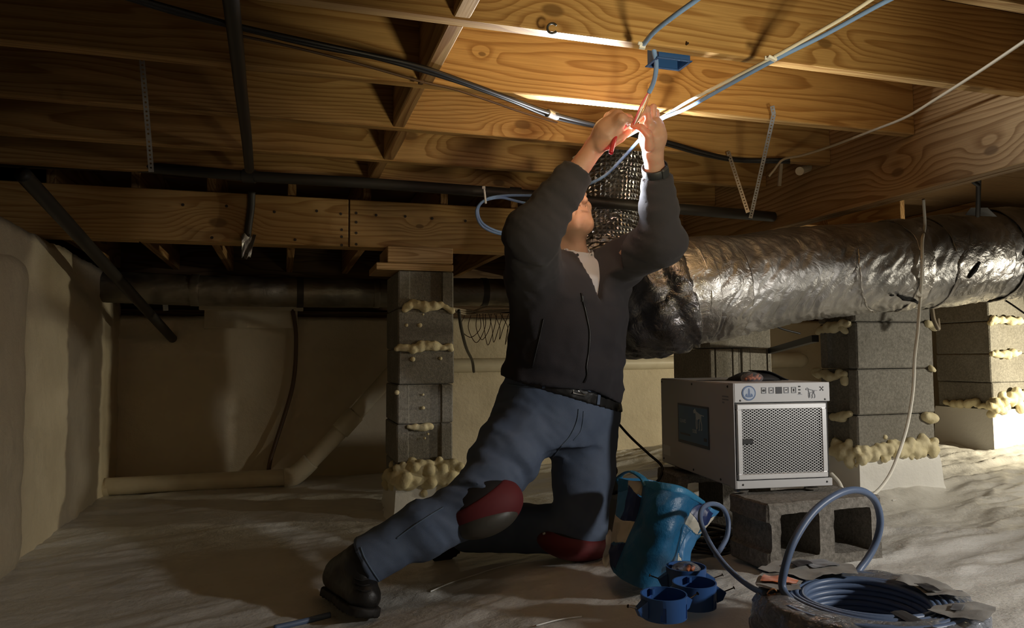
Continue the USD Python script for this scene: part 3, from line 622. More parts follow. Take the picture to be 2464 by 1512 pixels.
perforated('hanger_strap', [P(1858, 255, 2.30), P(1862, 275, 2.32), P(1806, 525, 2.62)], 0.013, 'long punched steel strap slanting down to the pipe, right of the man')
perforated('hanger_strap', [P(1752, 365, 2.75), P(1800, 512, 2.66)], 0.014, 'shorter punched steel strap meeting the long one right of the man')
rod = thing('duct_hanger_rod', 'dark upright hanger with a hook, holding up the silver duct at the right edge', 'hanger', P(2354, 480, 2.55))
put(rod, 'rod', tube(spline([P(2360, 255, 2.42), P(2356, 380, 2.46), P(2353, 520, 2.62)], 6), 0.008, 8), M['iron'], True)
put(rod, 'hook', cable([P(2333, 385, 2.46), P(2334, 418, 2.46), P(2340, 435, 2.46), P(2354, 446, 2.47)], 0.007, 6), M['iron'], True)
put(rod, 'strap_foot', hull([P(2336, 500, 2.66), P(2376, 500, 2.66), P(2400, 522, 2.72), P(2322, 518, 2.72), P(2340, 500, 2.70), P(2372, 500, 2.70)]), M['iron'], False)
solo('pale_pipe_end', cyl(P(1924, 412, 2.95), P(1962, 396, 3.1), 0.017, 16), M['pvc'], 'stub of pale pipe in the dark gap beside the beam at the upper right', 'pipe')
solo('pale_pipe_end', cyl(P(-30, 566, 3.2), P(38, 566, 3.2), 0.028, 16), M['pvc'], 'pale rounded pipe end at the far left edge beside the girder', 'pipe')
solo('pale_stick', bar(P(1880, 388, 2.9), P(1875, 448, 2.92), 0.012, 0.012), M['tan_sheath'], 'thin pale upright strip at the end of a joist, right of the punched straps', 'strip', False)

# white drain pipe along the foot of the back wall
def wp(px, py, off=0.06): return onY(px, py, WY - off)
PR = 0.048
pv = thing('white_drain_pipe', 'white plastic drain pipe along the foot of the back wall, rising behind the left pier', 'pipe', wp(690, 1148))
PO = WY - onZ(690, 1148, 0.03)[1]
wq = lambda px, py: wp(px, py, PO)
runs = [wq(255, 1172), wq(705, 1148), wq(735, 1125), wq(838, 1018), wq(950, 890)]
put(pv, 'pipe_run', tube(np.array([wq(150, 1190), wq(262, 1172)]), PR, 20), M['pvc'], True)
put(pv, 'pipe_run', tube(np.array(runs[:2]), PR, 20), M['pvc'], True)
put(pv, 'elbow', tube(spline([wq(683, 1150), wq(705, 1147), wq(728, 1130), wq(748, 1110)], 6), PR * 1.16, 20), M['pvc'], True)
put(pv, 'pipe_run', tube(np.array([runs[2], runs[3]]), PR, 20), M['pvc'], True)
put(pv, 'coupling', tube(np.array([wq(818, 1038), wq(856, 996)]), PR * 1.18, 20), M['pvc'], True)
put(pv, 'pipe_run', tube(np.array([runs[3], wq(960, 878)]), PR, 20), M['pvc'], True)
pw = thing('white_wall_pipe', 'long white pipe running level along the back wall behind the man', 'pipe', wp(1400, 876))
put(pw, 'pipe_run', tube(np.array([wp(985, 882), wp(1300, 878), wp(1600, 873), wp(1870, 868)]), PR * 0.95, 20), M['pvc'], True)
put(pw, 'pipe_run', tube(np.array([wp(1850, 868), wp(1925, 867), wp(1937, 867)]), [PR * 1.2, PR * 1.2, PR * 0.8], 20), M['pvc'], True)
tf = thing('tee_fitting', 'small white tee fitting hanging below the thin duct at the left', 'fitting', P(398, 720, 4.2))
put(tf, 'tee_bar', cyl(P(384, 719, 4.2), P(422, 721, 4.2), 0.008, 12), M['white_clip'], True)
put(tf, 'tee_stem', cyl(P(397, 721, 4.2), P(399, 748, 4.2), 0.014, 12), M['white_clip'], True)
fbm_ = thing('foam_board', 'pale foam board edge lying on top of the back wall, left of the left pier', 'board', P(610, 742, 4.5))
put(fbm_, 'board_sheet', cbox(onY(492, 790, WY - 0.02) + [0, 0, 0], onY(716, 745, WY - 0.045)), M['wall'], False)
put(fbm_, 'board_lip', cbox(onY(480, 747, WY - 0.02), onY(730, 738, WY - 0.06)), M['pvc'], False)
# wall conduit, hoses and wires on the left
solo('corner_strip', bar(onY(243, 1165, WY - 0.03), onY(250, 735, WY - 0.03), 0.05, 0.02, (0, -1, 0)), M['wall'], 'pale upright strip in the corner where the left and back walls meet', 'strip', False)
solo('loose_wall_wire', cable([wp(268, 745, 0.03), wp(272, 850, 0.02), wp(276, 905, 0.02), wp(262, 985, 0.03), wp(256, 1010, 0.03)], 0.004), M['tan_sheath'], 'thin pale wire hanging down the back wall near the corner', 'wire', True)
solo('corner_hose', cable([wp(256, 1010, 0.035), wp(258, 1060, 0.04), wp(254, 1110, 0.04), wp(244, 1160, 0.04)], 0.011), M['brown_sheath'], 'short dark hose curving on the back wall near the corner', 'hose', True)
solo('wall_hose', cable([wp(704, 745, 0.05), wp(712, 800, 0.05), wp(711, 870, 0.05), wp(704, 930, 0.05), wp(686, 995, 0.06), wp(662, 1070, 0.09), wp(650, 1110, 0.13), wp(641, 1170, 0.15)], 0.0125), M['brown_sheath'], 'long dark cord hanging down the back wall to the white drain pipe', 'cord', True)
wr_ = thing('wire_bundle', 'pale wires strung between the left pier and the man under the thin duct', 'wires', P(1160, 745, 4.2))
for a in ((745, 752, 738, 744), (742, 748, 752, 741), (750, 757, 748, 746)):
    put(wr_, 'wire', cable([P(1090, a[0], 3.72), P(1130, a[1], 4.1), P(1180, a[2], 4.2), P(1290, a[3], 4.3)], 0.005), M['tan_sheath'], True)
wl = thing('wire_tangle', 'loose tangle of thin dark wire loops hanging under the thin duct beside the man', 'wires', P(1165, 790, 4.5))
for k in range(7):
    a = 1120 + 14 * k; put(wl, 'wire_loop', cable([P(a, 755, 4.45), P(a - 12 + 5 * k, 790, 4.46), P(a + 12, 812 + (k * 13) % 20, 4.47), P(a + 36 - 3 * k, 790, 4.46), P(a + 34, 756, 4.45)], 0.0022, 8, 5), M['brown_sheath'], True)
solo('black_corrugated_cord', cable([P(1104, 748, 3.76), P(1110, 790, 3.95), P(1122, 838, 4.25), P(1136, 868, 4.50), P(1140, 895, 4.66)], 0.009), M['black_sheath'], 'black ribbed cord hanging from the wires to the level white pipe, beside the left pier', 'cord', True)
solo('black_brace', bar(onX(1851, 846, xc + 0.387), onX(1962, 815, xr - 0.004), 0.03, 0.03), M['black'], 'black bar slanting between the grooved pier and the wide pier', 'bar', False)
solo('stray_wire', cable([P(1842, 772, 2.74), P(1880, 791, 2.76), P(1925, 803, 2.80)], 0.004, 8), M['black_sheath'], 'thin black wire end under the silver duct, right of the grooved pier', 'wire', True)
solo('stray_wire', cable([P(2405, 716, 3.4), P(2430, 730, 3.35), P(2480, 765, 3.3)], 0.004, 8), M['black_sheath'], 'thin black wire under the silver duct at the right edge', 'wire', True)
lp = P(2246, 775, 3.0)
solo('dark_hose_loop', cable([P(2242, 740, 3.02), P(2247, 770, 3.0), P(2258, 792, 2.99), P(2256, 768, 3.02)], 0.008, 8), M['tan_sheath'], 'small looped hose end at the upper right corner of the wide pier', 'hose', True)

# ---------------------------------------------------------------- overhead cables
def slung(px, py, Z, top=1.444):
    """The point at a pixel, no higher than just under the joists."""
    p = P(px, py, Z); q = onZ(px, py, top); return q if p[2] > top else p
bc = thing('black_cable_bundle', 'pair of black cables drooping diagonally under the joists to behind the raised hands', 'cable', P(1010, 160, 1.95))
mid = [(300, -12, 1.62), (420, 22, 1.66), (570, 62, 1.72), (760, 104, 1.82), (900, 134, 1.90), (1010, 160, 1.97), (1120, 198, 2.05), (1230, 238, 2.16), (1330, 274, 2.28), (1440, 302, 2.40), (1540, 326, 2.50), (1620, 345, 2.58), (1700, 368, 2.68), (1780, 384, 2.78), (1900, 384, 2.95)]
for o in (0, 8):
    put(bc, 'cable', cable([slung(x, y + o * (0.7 + 0.3 * math.sin(x * 0.02)), Z + 0.004 * o) for x, y, Z in mid], 0.0062, 8), M['black_sheath'], True)
put(bc, 'tape_wrap', cyl(slung(1318, 272, 2.26), slung(1340, 280, 2.28), 0.0125, 12), M['galv'], True)
solo('brown_cable', cable([slung(560, 82, 2.03), slung(700, 112, 2.05), slung(850, 150, 2.06), slung(1012, 196, 2.07), slung(1090, 214, 2.12), slung(1170, 240, 2.2), slung(1250, 268, 2.28), slung(1340, 295, 2.36)], 0.0035, 10), M['brown_sheath'], 'thin brown cable under the joists just below the black cable bundle', 'cable', True)
put(None, 'cable_clip', bar(slung(1008, 197, 2.04), slung(1018, 199, 2.04), 0.014, 0.01), M['brown_sheath'], False, 'tiny brown clip holding the thin brown cable at the blocking', None, 'clip')
bl = [(2560, -230, 1.12), (2380, -135, 1.30), (2180, -22, 1.50), (2100, 20, 1.56), (1980, 86, 1.66), (1860, 146, 1.76), (1740, 212, 1.94), (1650, 262, 2.08), (1590, 288, 2.18), (1545, 330, 2.3), (1510, 368, 2.38), (1470, 410, 2.45), (1440, 432, 2.50), (1390, 452, 2.62), (1330, 466, 2.75), (1285, 470, 2.80), (1215, 471, 2.82), (1170, 480, 2.82), (1147, 505, 2.82), (1156, 540, 2.82), (1190, 560, 2.83), (1240, 568, 2.84), (1300, 568, 2.9)]
bw = thing('blue_cable_run', 'blue cable from the upper right past the hands to a loop left of the man', 'cable', P(1860, 146, 1.76))
put(bw, 'cable', cable([P(*q) for q in bl], 0.0052, 10, 10), M['blue_sheath'], True)
put(bw, 'cable', cable([P(1300, 496, 2.8), P(1250, 486, 2.82), P(1205, 476, 2.82), P(1165, 484, 2.825), P(1150, 505, 2.83), P(1160, 536, 2.83), P(1195, 556, 2.84), P(1242, 565, 2.85)], 0.0052, 10, 10), M['blue_sheath'], True)
solo('white_cable_run', cable([P(2540, -290, 1.10), P(2320, -140, 1.32), P(2120, -16, 1.50), P(2040, 36, 1.57), P(1950, 88, 1.66), P(1860, 138, 1.755), P(1760, 190, 1.9), P(1660, 242, 2.06), P(1610, 272, 2.15), P(1560, 300, 2.26), P(1500, 332, 2.36), P(1440, 350, 2.5), P(1380, 380, 2.65)], 0.0045, 10, 10), M['white_sheath'], 'white cable running beside the blue cable from the upper right to the hands', 'cable', True)
put(None, 'cable_staple', [bar(P(1840, 139, 1.745), P(1872, 140, 1.748), 0.006, 0.008), bar(P(1848, 136, 1.735), P(1868, 146, 1.735), 0.012, 0.006)], M['white_clip'], False, 'white staple pinning the white and blue cables to the bright joist edge', None, 'staple')
put(None, 'cable_tie', [cable([P(1164, 448, 2.80), P(1166, 462, 2.81), P(1168, 480, 2.815), P(1169, 490, 2.82)], 0.004, 6), bar(P(1160, 452, 2.80), P(1168, 452, 2.80), 0.01, 0.01)], M['white_clip'], True, 'white tie holding the blue loop below the joists', None, 'tie')
solo('tan_cable', cable([slung(2520, 62, 1.9), slung(2464, 100, 1.98), slung(2360, 170, 2.1), slung(2250, 240, 2.2), slung(2180, 282, 2.3), slung(2100, 314, 2.4), slung(2000, 352, 2.55), slung(1930, 374, 2.66), slung(1885, 384, 2.72), slung(1862, 410, 2.75), slung(1850, 425, 2.76)], 0.0045, 10), M['tan_sheath'], 'single tan cable sagging across the dark upper right corner', 'cable', True)
bf = [P(1900, -170, 1.22), P(1790, -78, 1.34), P(1700, -18, 1.44), P(1670, 4, 1.48), P(1620, 40, 1.54), P(1575, 76, 1.62), P(1548, 108, 1.70)]
solo('blue_feed_cable', cable(bf, [0.0056] * 1, 12, 10), M['blue_sheath'], 'short blue cable curving over the bright joist above the hands', 'cable', True)
put(None, 'cable_staple', [bar(P(1535, 104, 1.692), P(1556, 106, 1.692), 0.008, 0.006), bar(P(1538, 110, 1.70), P(1553, 112, 1.70), 0.012, 0.012)], M['white_clip'], False, 'white staple at the lower end of the short blue cable on the joist', None, 'staple')

# blue device box nailed behind the bright joist and the cable hanging from it
j0 = JY[4]; bxo = onY(1586, 124, j0 + JT + 0.002); 
dv = thing('device_box', 'blue plastic device box nailed to the joist above the hands', 'box', bxo)
c0 = np.array([bxo[0], j0 + JT + 0.003, HC - 0.010]); wv, dp, hh = onY(1662, 132, j0 + JT)[0] - bxo[0], 0.060, 0.075
outer = m3.Manifold.cube((wv, dp, hh)).translate(c0.tolist()); inner = m3.Manifold.cube((wv - 0.006, dp - 0.006, hh)).translate((c0 + [0.003, 0.003, -0.003]).tolist())
put(dv, 'box_shell', outer - inner, M['blue_box'], False)
put(dv, 'box_flange', [cbox(c0 + [-0.006, -0.002, -0.003], c0 + [wv + 0.006, 0.004, 0.0], 0.001), cbox(c0 + [-0.006, dp - 0.004, -0.003], c0 + [wv + 0.006, dp + 0.004, 0.0], 0.001), cbox(c0 + [wv - 0.002, 0, -0.003], c0 + [wv + 0.006, dp, 0.0], 0.001), cbox(c0 + [-0.006, 0, -0.003], c0 + [0.002, dp, 0.0], 0.001)], M['blue_box'], False)
put(dv, 'box_nail', cyl(c0 + [wv * 0.6, -0.05, 0.02], c0 + [wv * 0.6, 0.03, 0.02], 0.0025, 8), M['nail'], False)
hc_ = thing('hanging_blue_cable', 'stripped blue cable dangling from the device box into his fingers', 'cable', P(1575, 125, 1.84))
put(hc_, 'sheath', cable([P(1572, 96, 1.80), P(1574, 124, 1.82), P(1579, 150, 1.86), P(1577, 180, 1.90), P(1570, 205, 1.94), P(1562, 222, 1.96)], 0.0062, 10, 12), M['blue_sheath'], True)
M['copper'] = mat('bare_copper', (0.80, 0.42, 0.22), 0.3, 0.9); M['pink'] = mat('red_insulation', (0.70, 0.12, 0.16), 0.4); M['white_ins'] = mat('white_insulation', (0.85, 0.82, 0.80), 0.4)
for k, (m_, o) in enumerate((('pink', -5), ('white_ins', 0), ('copper', 5))):
    put(hc_, ('red_wire', 'white_wire', 'bare_wire')[k], cable([P(1562, 221, 1.96), P(1552 + o, 245, 1.965), P(1541 + o, 268, 1.97), P(1530 + o * 0.5, 292, 1.985), P(1524, 302, 1.995)], 0.0026, 8), M[m_], True)
rk = thing('bent_hook', 'small dark bent hook in the joist edge, left of the bright cable', 'hook', P(1329, 70, 1.66))
put(rk, 'hook_ring', tube(np.array([P(1329, 68, 1.655) + 0.011 * (CR * math.cos(a) + CU * math.sin(a)) for a in np.linspace(0.6, 5.6, 20)]), 0.0026, 8), M['iron'], True)
# ---------------------------------------------------------------- the man
M['skin'] = mat('skin', (0.42, 0.265, 0.185), 0.5, bump=(160, 0.15, 0.002), vary=(30, (0.36, 0.20, 0.14), 0.3), subsurface_weight=0.12, subsurface_radius=(1.0, 0.3, 0.15), subsurface_scale=0.006)
M['fleece'] = mat('charcoal_fleece', (0.036, 0.034, 0.038), 0.95, bump=(420, 0.35, 0.002), sheen_weight=0.12, sheen_roughness=0.6, sheen_tint=(0.5, 0.5, 0.55), specular_ior_level=0.1)
M['zip'] = mat('black_zip', (0.008, 0.008, 0.009), 0.4)
M['henley'] = mat('grey_knit', (0.42, 0.42, 0.44), 0.9, bump=(300, 0.3, 0.002))
M['denim'] = mat('denim', (0.080, 0.108, 0.170), 0.85, bump=(500, 0.35, 0.0015), vary=(9, (0.130, 0.165, 0.235), 0.28), specular_ior_level=0.2)
M['denim_seam'] = mat('denim_stitching', (0.10, 0.14, 0.20), 0.85)
M['leather'] = mat('black_leather', (0.012, 0.011, 0.010), 0.45, bump=(60, 0.3, 0.004))
M['sole'] = mat('boot_sole', (0.018, 0.016, 0.014), 0.7)
M['pad_black'] = mat('knee_pad_black', (0.010, 0.009, 0.009), 0.75)
M['pad_red'] = mat('knee_pad_red', (0.115, 0.010, 0.013), 0.75)
M['pad_cap'] = mat('knee_pad_cap', (0.060, 0.056, 0.046), 0.5)
M['hair'] = mat('short_grey_hair', (0.22, 0.20, 0.18), 0.9, bump=(300, 0.8, 0.004))
M['rubber'] = mat('dark_rubber', (0.02, 0.022, 0.024), 0.5)
M['lip'] = mat('lip', (0.36, 0.12, 0.10), 0.5)
M['eye_white'] = mat('eye_white', (0.8, 0.78, 0.74), 0.3)

PB, NB = P(1345, 945, 2.46), P(1380, 612, 2.43)
RS, LS = P(1286, 640, 2.31), P(1468, 640, 2.47)
RE, LE = P(1280, 566, 2.05), P(1592, 580, 2.22)
RC, LC = P(1391, 409, 2.06), P(1578, 424, 2.13)
RW, LW = P(1432, 352, 2.06), P(1571, 370, 2.08)
TU = unit(NB - PB); TL = unit((LS - RS) - TU * ((LS - RS) @ TU)); TF = np.cross(TL, TU); TH = np.linalg.norm(NB - PB)
RH, LH = P(1276, 1000, 2.42), P(1410, 1000, 2.51)
RK, LK_ = P(1152, 1208, 2.21), P(1396, 1275, 2.45)
RA, LA = P(872, 1352, 2.12), P(1125, 1285, 2.64)

def torso(p, grow, s_lo=-0.10, s_hi=1.05, wr=0.0):
    q = p - PB; s = q @ TU / TH; x = q @ TL; y = q @ TF
    w = np.interp(s, [-0.2, 0.0, 0.15, 0.4, 0.62, 0.78, 0.90, 1.0, 1.08], [0.205, 0.205, 0.195, 0.19, 0.20, 0.205, 0.185, 0.115, 0.06]) + grow
    d = np.interp(s, [-0.2, 0.0, 0.2, 0.45, 0.7, 0.85, 1.0, 1.08], [0.145, 0.145, 0.142, 0.138, 0.135, 0.12, 0.085, 0.06]) + grow
    y = y - np.interp(s, [0, 0.25, 0.6, 1.0], [0.01, 0.022, 0.01, -0.02])
    r = (np.sqrt((x / w)**2 + (y / d)**2) - 1) * np.minimum(w, d)
    if wr:
        n = meshkit.fbm(np.stack([x * 7 + s * 2.2, y * 7, s * 3.0 - x * 3], -1), 3, 77); r = r - wr * (1 - 2 * np.abs(2 * n - 1))
        n2 = meshkit.fbm(np.stack([x * 5, y * 5, s * 9], -1), 2, 79); r = r - wr * 0.8 * (1 - 2 * np.abs(2 * n2 - 1)) * ss((0.35 - s) / 0.3)
    return smax(smax(r, (s - s_hi) * TH, 0.02), (s_lo - s) * TH, 0.004)

# head frame
tilt = math.radians(35); HF = TF * math.cos(tilt) + TU * math.sin(tilt); HU = TU * math.cos(tilt) - TF * math.sin(tilt); HL = TL
HCN = P(1352, 510, 2.44)
def hp(l, f, u): return HCN + HL * l + HF * f + HU * u
HB = np.array([HL, HF, HU])
def head_sdf(p):
    d = ell(p, hp(0, -0.015, 0.025), HB, (0.075, 0.098, 0.098))
    d = smin(d, ell(p, hp(0, 0.045, -0.045), HB, (0.060, 0.058, 0.075)), 0.03)
    d = smin(d, cone(p, hp(-0.014, 0.072, -0.098), hp(0.014, 0.072, -0.098), 0.022, 0.022), 0.030)
    for s in (-1, 1):
        d = smin(d, cone(p, hp(s * 0.058, 0.0, -0.075), hp(s * 0.018, 0.066, -0.098), 0.018, 0.018), 0.022)
        d = smin(d, cone(p, hp(s * 0.045, 0.070, -0.022), hp(s * 0.06, 0.03, -0.02), 0.014, 0.012), 0.022)
        d = smin(d, cone(p, hp(s * 0.012, 0.094, 0.018), hp(s * 0.045, 0.078, 0.020), 0.009, 0.009), 0.012)
        d = smax(d, -(np.linalg.norm(p - hp(s * 0.032, 0.098, -0.002), axis=-1) - 0.013), 0.012)
        d = smin(d, np.linalg.norm(p - hp(s * 0.032, 0.079, -0.002), axis=-1) - 0.013, 0.004)
        d = smin(d, cone(p, hp(s * 0.013, 0.096, -0.040), hp(s * 0.013, 0.090, -0.043), 0.009, 0.009), 0.006)
        e = smax(ell(p, hp(s * 0.079, -0.012, -0.015), HB, (0.010, 0.020, 0.033)), -ell(p, hp(s * 0.090, -0.006, -0.013), HB, (0.008, 0.012, 0.022)), 0.004); d = smin(d, e, 0.008)
        d = smax(d, -(cone(p, hp(s * 0.012, 0.103, -0.052), hp(s * 0.011, 0.096, -0.046), 0.0032, 0.0028)), 0.002)
    d = smin(d, cone(p, hp(0, 0.094, 0.012), hp(0, 0.115, -0.036), 0.009, 0.0115), 0.010)
    d = smin(d, ell(p, hp(0, 0.096, -0.066), HB, (0.022, 0.010, 0.006)), 0.006)
    d = smin(d, ell(p, hp(0, 0.092, -0.080), HB, (0.020, 0.010, 0.007)), 0.006)
    d = smax(d, -cone(p, hp(-0.021, 0.100, -0.0725), hp(0.021, 0.100, -0.0725), 0.0022, 0.0022), 0.003)
    for s in (-1, 1): d = smax(d, -cone(p, hp(s * 0.024, 0.098, -0.050), hp(s * 0.033, 0.088, -0.078), 0.0016, 0.0016), 0.005)
    d = smin(d, cone(p, hp(0, -0.005, -0.055), NB + TU * -0.03 - TF * 0.015, 0.058, 0.064), 0.022)
    d = smin(d, cone(p, hp(0, 0.03, -0.115), NB + TF * 0.030, 0.018, 0.02), 0.03)
    return d
# hands: each finger its own chain of joints
RHAND = dict(palm=[(RW, 0.027), (P(1462, 318, 2.035), 0.036), (P(1484, 292, 2.02), 0.026)],
             knuck=[P(1497, 287, 1.985), P(1487, 279, 2.012), P(1477, 277, 2.04), P(1466, 282, 2.066)],
             fingers=[[P(1497, 287, 1.985), P(1522, 292, 2.005), P(1525, 306, 2.03), P(1516, 316, 2.045)], [P(1487, 279, 2.012), P(1514, 282, 2.045), P(1516, 300, 2.07), P(1503, 312, 2.075)],
                      [P(1477, 277, 2.04), P(1503, 283, 2.082), P(1503, 303, 2.098), P(1489, 313, 2.09)], [P(1466, 282, 2.066), P(1487, 291, 2.105), P(1486, 309, 2.112), P(1474, 317, 2.10)]],
             thumb=[P(1446, 352, 2.03), P(1470, 348, 2.015), P(1494, 333, 2.015), P(1514, 317, 2.02)])
LHAND = dict(palm=[(LW, 0.028), (P(1571, 330, 2.055), 0.035), (P(1573, 305, 2.05), 0.028)],
             knuck=[P(1562, 300, 2.015), P(1572, 298, 2.045), P(1580, 303, 2.072), P(1584, 313, 2.098)],
             fingers=[[P(1562, 300, 2.015), P(1557, 263, 1.995), P(1537, 279, 2.005), P(1525, 297, 2.015)], [P(1572, 298, 2.045), P(1572, 258, 2.03), P(1551, 270, 2.045), P(1535, 288, 2.05)],
                      [P(1580, 303, 2.072), P(1579, 270, 2.075), P(1560, 282, 2.09), P(1544, 297, 2.085)], [P(1584, 313, 2.098), P(1582, 287, 2.105), P(1566, 296, 2.12), P(1552, 308, 2.112)]],
             thumb=[P(1560, 352, 2.03), P(1559, 326, 2.005), P(1543, 308, 1.995), P(1523, 302, 2.0)])
FR = [(0.0105, 0.0092, 0.0085, 0.0072), (0.0108, 0.0095, 0.0087, 0.0074), (0.0102, 0.009, 0.0083, 0.007), (0.009, 0.008, 0.0073, 0.0062)]
def hand_sdf(p, H):
    d = chain(p, [a for a, _ in H['palm']], [r for _, r in H['palm']], 0.02)
    for i in range(3): d = smin(d, cone(p, H['knuck'][i], H['knuck'][i + 1], 0.0135, 0.013), 0.012)
    d = smin(d, cone(p, H['knuck'][0], H['palm'][0][0], 0.013, 0.02), 0.012); d = smin(d, cone(p, H['knuck'][3], H['palm'][0][0], 0.012, 0.02), 0.012)
    for k in H['knuck']: d = smin(d, np.linalg.norm(p - k, axis=-1) - 0.0118, 0.004)
    for c, r in zip(H['fingers'], FR): d = smin(d, chain(p, c, r, 0.002), 0.0035)
    t = H['thumb']; d = smin(d, cone(p, t[0], t[1], 0.016, 0.0125), 0.012); d = smin(d, chain(p, t[1:], (0.0115, 0.0105, 0.0082), 0.003), 0.004)
    return d
def body_sdf(p):
    d = torso(p, -0.03)
    d = smin(d, chain(p, [RS, RE, RC, RW], [0.050, 0.036, 0.026, 0.026], 0.004), 0.03)
    d = smin(d, chain(p, [LS, LE, LC, LW], [0.050, 0.036, 0.026, 0.027], 0.004), 0.03)
    d = smin(d, chain(p, [RH, RK, RA], [0.075, 0.05, 0.04], 0.01), 0.04)
    d = smin(d, chain(p, [LH, LK_, LA], [0.075, 0.05, 0.04], 0.01), 0.04)
    return smin(d, cone(p, NB - TU * 0.06, HCN, 0.052, 0.05), 0.03)
BPTS = [RE, RS, LS, LE, RC, LC, RK, LK_, RA, LA, NB, PB]
def manifold(m):
    q = trimesh.Trimesh(*tri(m), process=False); q.merge_vertices(); v, f = tri(q)
    o = m3.Manifold(m3.Mesh(v.astype(np.float32), f.astype(np.uint32))); return o if o.num_tri() > 0 else None
parts_ = [sdfmesh(body_sdf, BPTS, 0.12, 0.016, 6),
          sdfmesh(head_sdf, [hp(0, -0.12, 0.13), hp(0, 0.13, -0.14), NB], 0.09, 0.0036, 2),
          sdfmesh(lambda p: smin(hand_sdf(p, RHAND), cone(p, RC, RW, 0.030, 0.027), 0.01), [RC] + RHAND['knuck'] + sum(RHAND['fingers'], []) + RHAND['thumb'], 0.045, 0.0030, 2),
          sdfmesh(lambda p: smin(hand_sdf(p, LHAND), cone(p, LC, LW, 0.030, 0.027), 0.01), [LC] + LHAND['knuck'] + sum(LHAND['fingers'], []) + LHAND['thumb'], 0.045, 0.0030, 2)]
mans = [manifold(q) for q in parts_]
if all(x is not None for x in mans):
    body = mans[0] + mans[1] + mans[2] + mans[3]
else: body = parts_
man = thing('person', 'man in charcoal fleece jacket and jeans kneeling, both hands raised to a wire', 'person', P(1396, 1340, 2.44))
put(man, 'body', body, M['skin'], True)
hv = sdfmesh(lambda p: smax(smax(ell(p, hp(0, -0.018, 0.028), HB, (0.079, 0.102, 0.102)), -(((p - HCN) @ HU) * 0.8 - ((p - HCN) @ HF) * 0.55 - 0.012), 0.01), ((p - HCN) @ HF - 0.045), 0.01), [hp(0, -0.12, 0.13), hp(0, 0.1, -0.06)], 0.06, 0.007, 1)
put(man, 'hair', hv, M['hair'], True, label='short grey hair')
for s in (-1, 1):
    put(man, 'eye', trimesh.creation.icosphere(2, 0.0115).apply_transform(trimesh.transformations.translation_matrix(hp(s * 0.032, 0.0815, -0.002))), M['eye_white'], True)

# jacket
VTOP, VTIP = 1.02, 0.70
def vee(p):
    """Negative inside the open zip below the throat."""
    q = p - PB; s = q @ TU / TH; x = q @ TL - 0.012; y = q @ TF
    half = np.interp(s, [VTIP - 0.02, VTIP, VTOP, 1.2], [-0.02, 0.003, 0.058, 0.075]); return np.maximum(np.maximum(np.abs(x) - half, 0.035 - y), y - 0.19)
def sleeve(p, a, b, c, ra, rb, rc, seed):
    d = chain(p, [a, b, c], [ra, rb, rc], 0.03); ax = unit(c - b); t = (p - b) @ ax
    n = meshkit.fbm(np.stack([t * 26, (p @ TL) * 7, (p @ TF) * 7], -1), 3, seed)
    d = d - 0.009 * (1 - 2 * np.abs(2 * n - 1))
    e = (p - c) @ ax; return smax(d, e, 0.004)
def jacket_sdf(p):
    d = torso(p, 0.010, -0.22, 1.02, 0.0095)
    sl = smin(sleeve(p, RS - TU * 0.015, RE, RC, 0.082, 0.070, 0.043, 81), sleeve(p, LS - TU * 0.015, LE, LC, 0.078, 0.064, 0.041, 83), 0.001)
    d = smin(d, sl, 0.045)
    q = p - PB; s = q @ TU / TH; x = q @ TL
    d = smax(d, -(s * TH - 0.040 + np.where(x < 0, 0.04, 0.34) * x), 0.004)
    nk = p - (NB + TU * 0.012 - TF * 0.012); u = nk @ TU + 0.30 * (nk @ TF); r = np.sqrt((nk @ TL)**2 + ((nk @ TF) * 0.92)**2)
    rad = 0.076 + 0.10 * np.abs(u) * (u < 0); col = np.maximum(np.abs(r - rad) - 0.005, np.abs(u + 0.030) - 0.028) - 0.003
    hole = np.maximum(r - rad, -(u + 0.085)); d = smax(d, -hole, 0.008); d = smin(d, col, 0.012)
    return smax(d, -vee(p), 0.005)
jm = sdfmesh(jacket_sdf, [RE, RS, LS, LE, RC, LC, NB, PB - TU * 0.04], 0.17, 0.0075, 2)
jk = put(man, 'jacket', jm, M['fleece'], True)
tj = trimesh.Trimesh(*tri(jm), process=False)
zl = hits(tj, ((1398, 706), (1404, 730), (1412, 765), (1418, 800), (1416, 845), (1411, 880), (1412, 903), (1405, 920)), 0.0015)
put(jk, 'zipper', tube(zl, 0.0035, 6), M['zip'], True, label='black front zip')
h_ = hit(tj, 1402, 712, 0.004)
put(jk, 'zip_pull', bar(h_, h_ - TU * 0.02, 0.007, 0.003, TF), M['zip'], False)
pl = hits(tj, ((1308, 768), (1302, 795), (1296, 822), (1288, 855), (1281, 885)), 0.001)
put(jk, 'pocket_zip', tube(pl, 0.0028, 6), M['zip'], True, label='black slanted pocket zip')
hw = trimesh.Trimesh(*tri(jm), process=False)
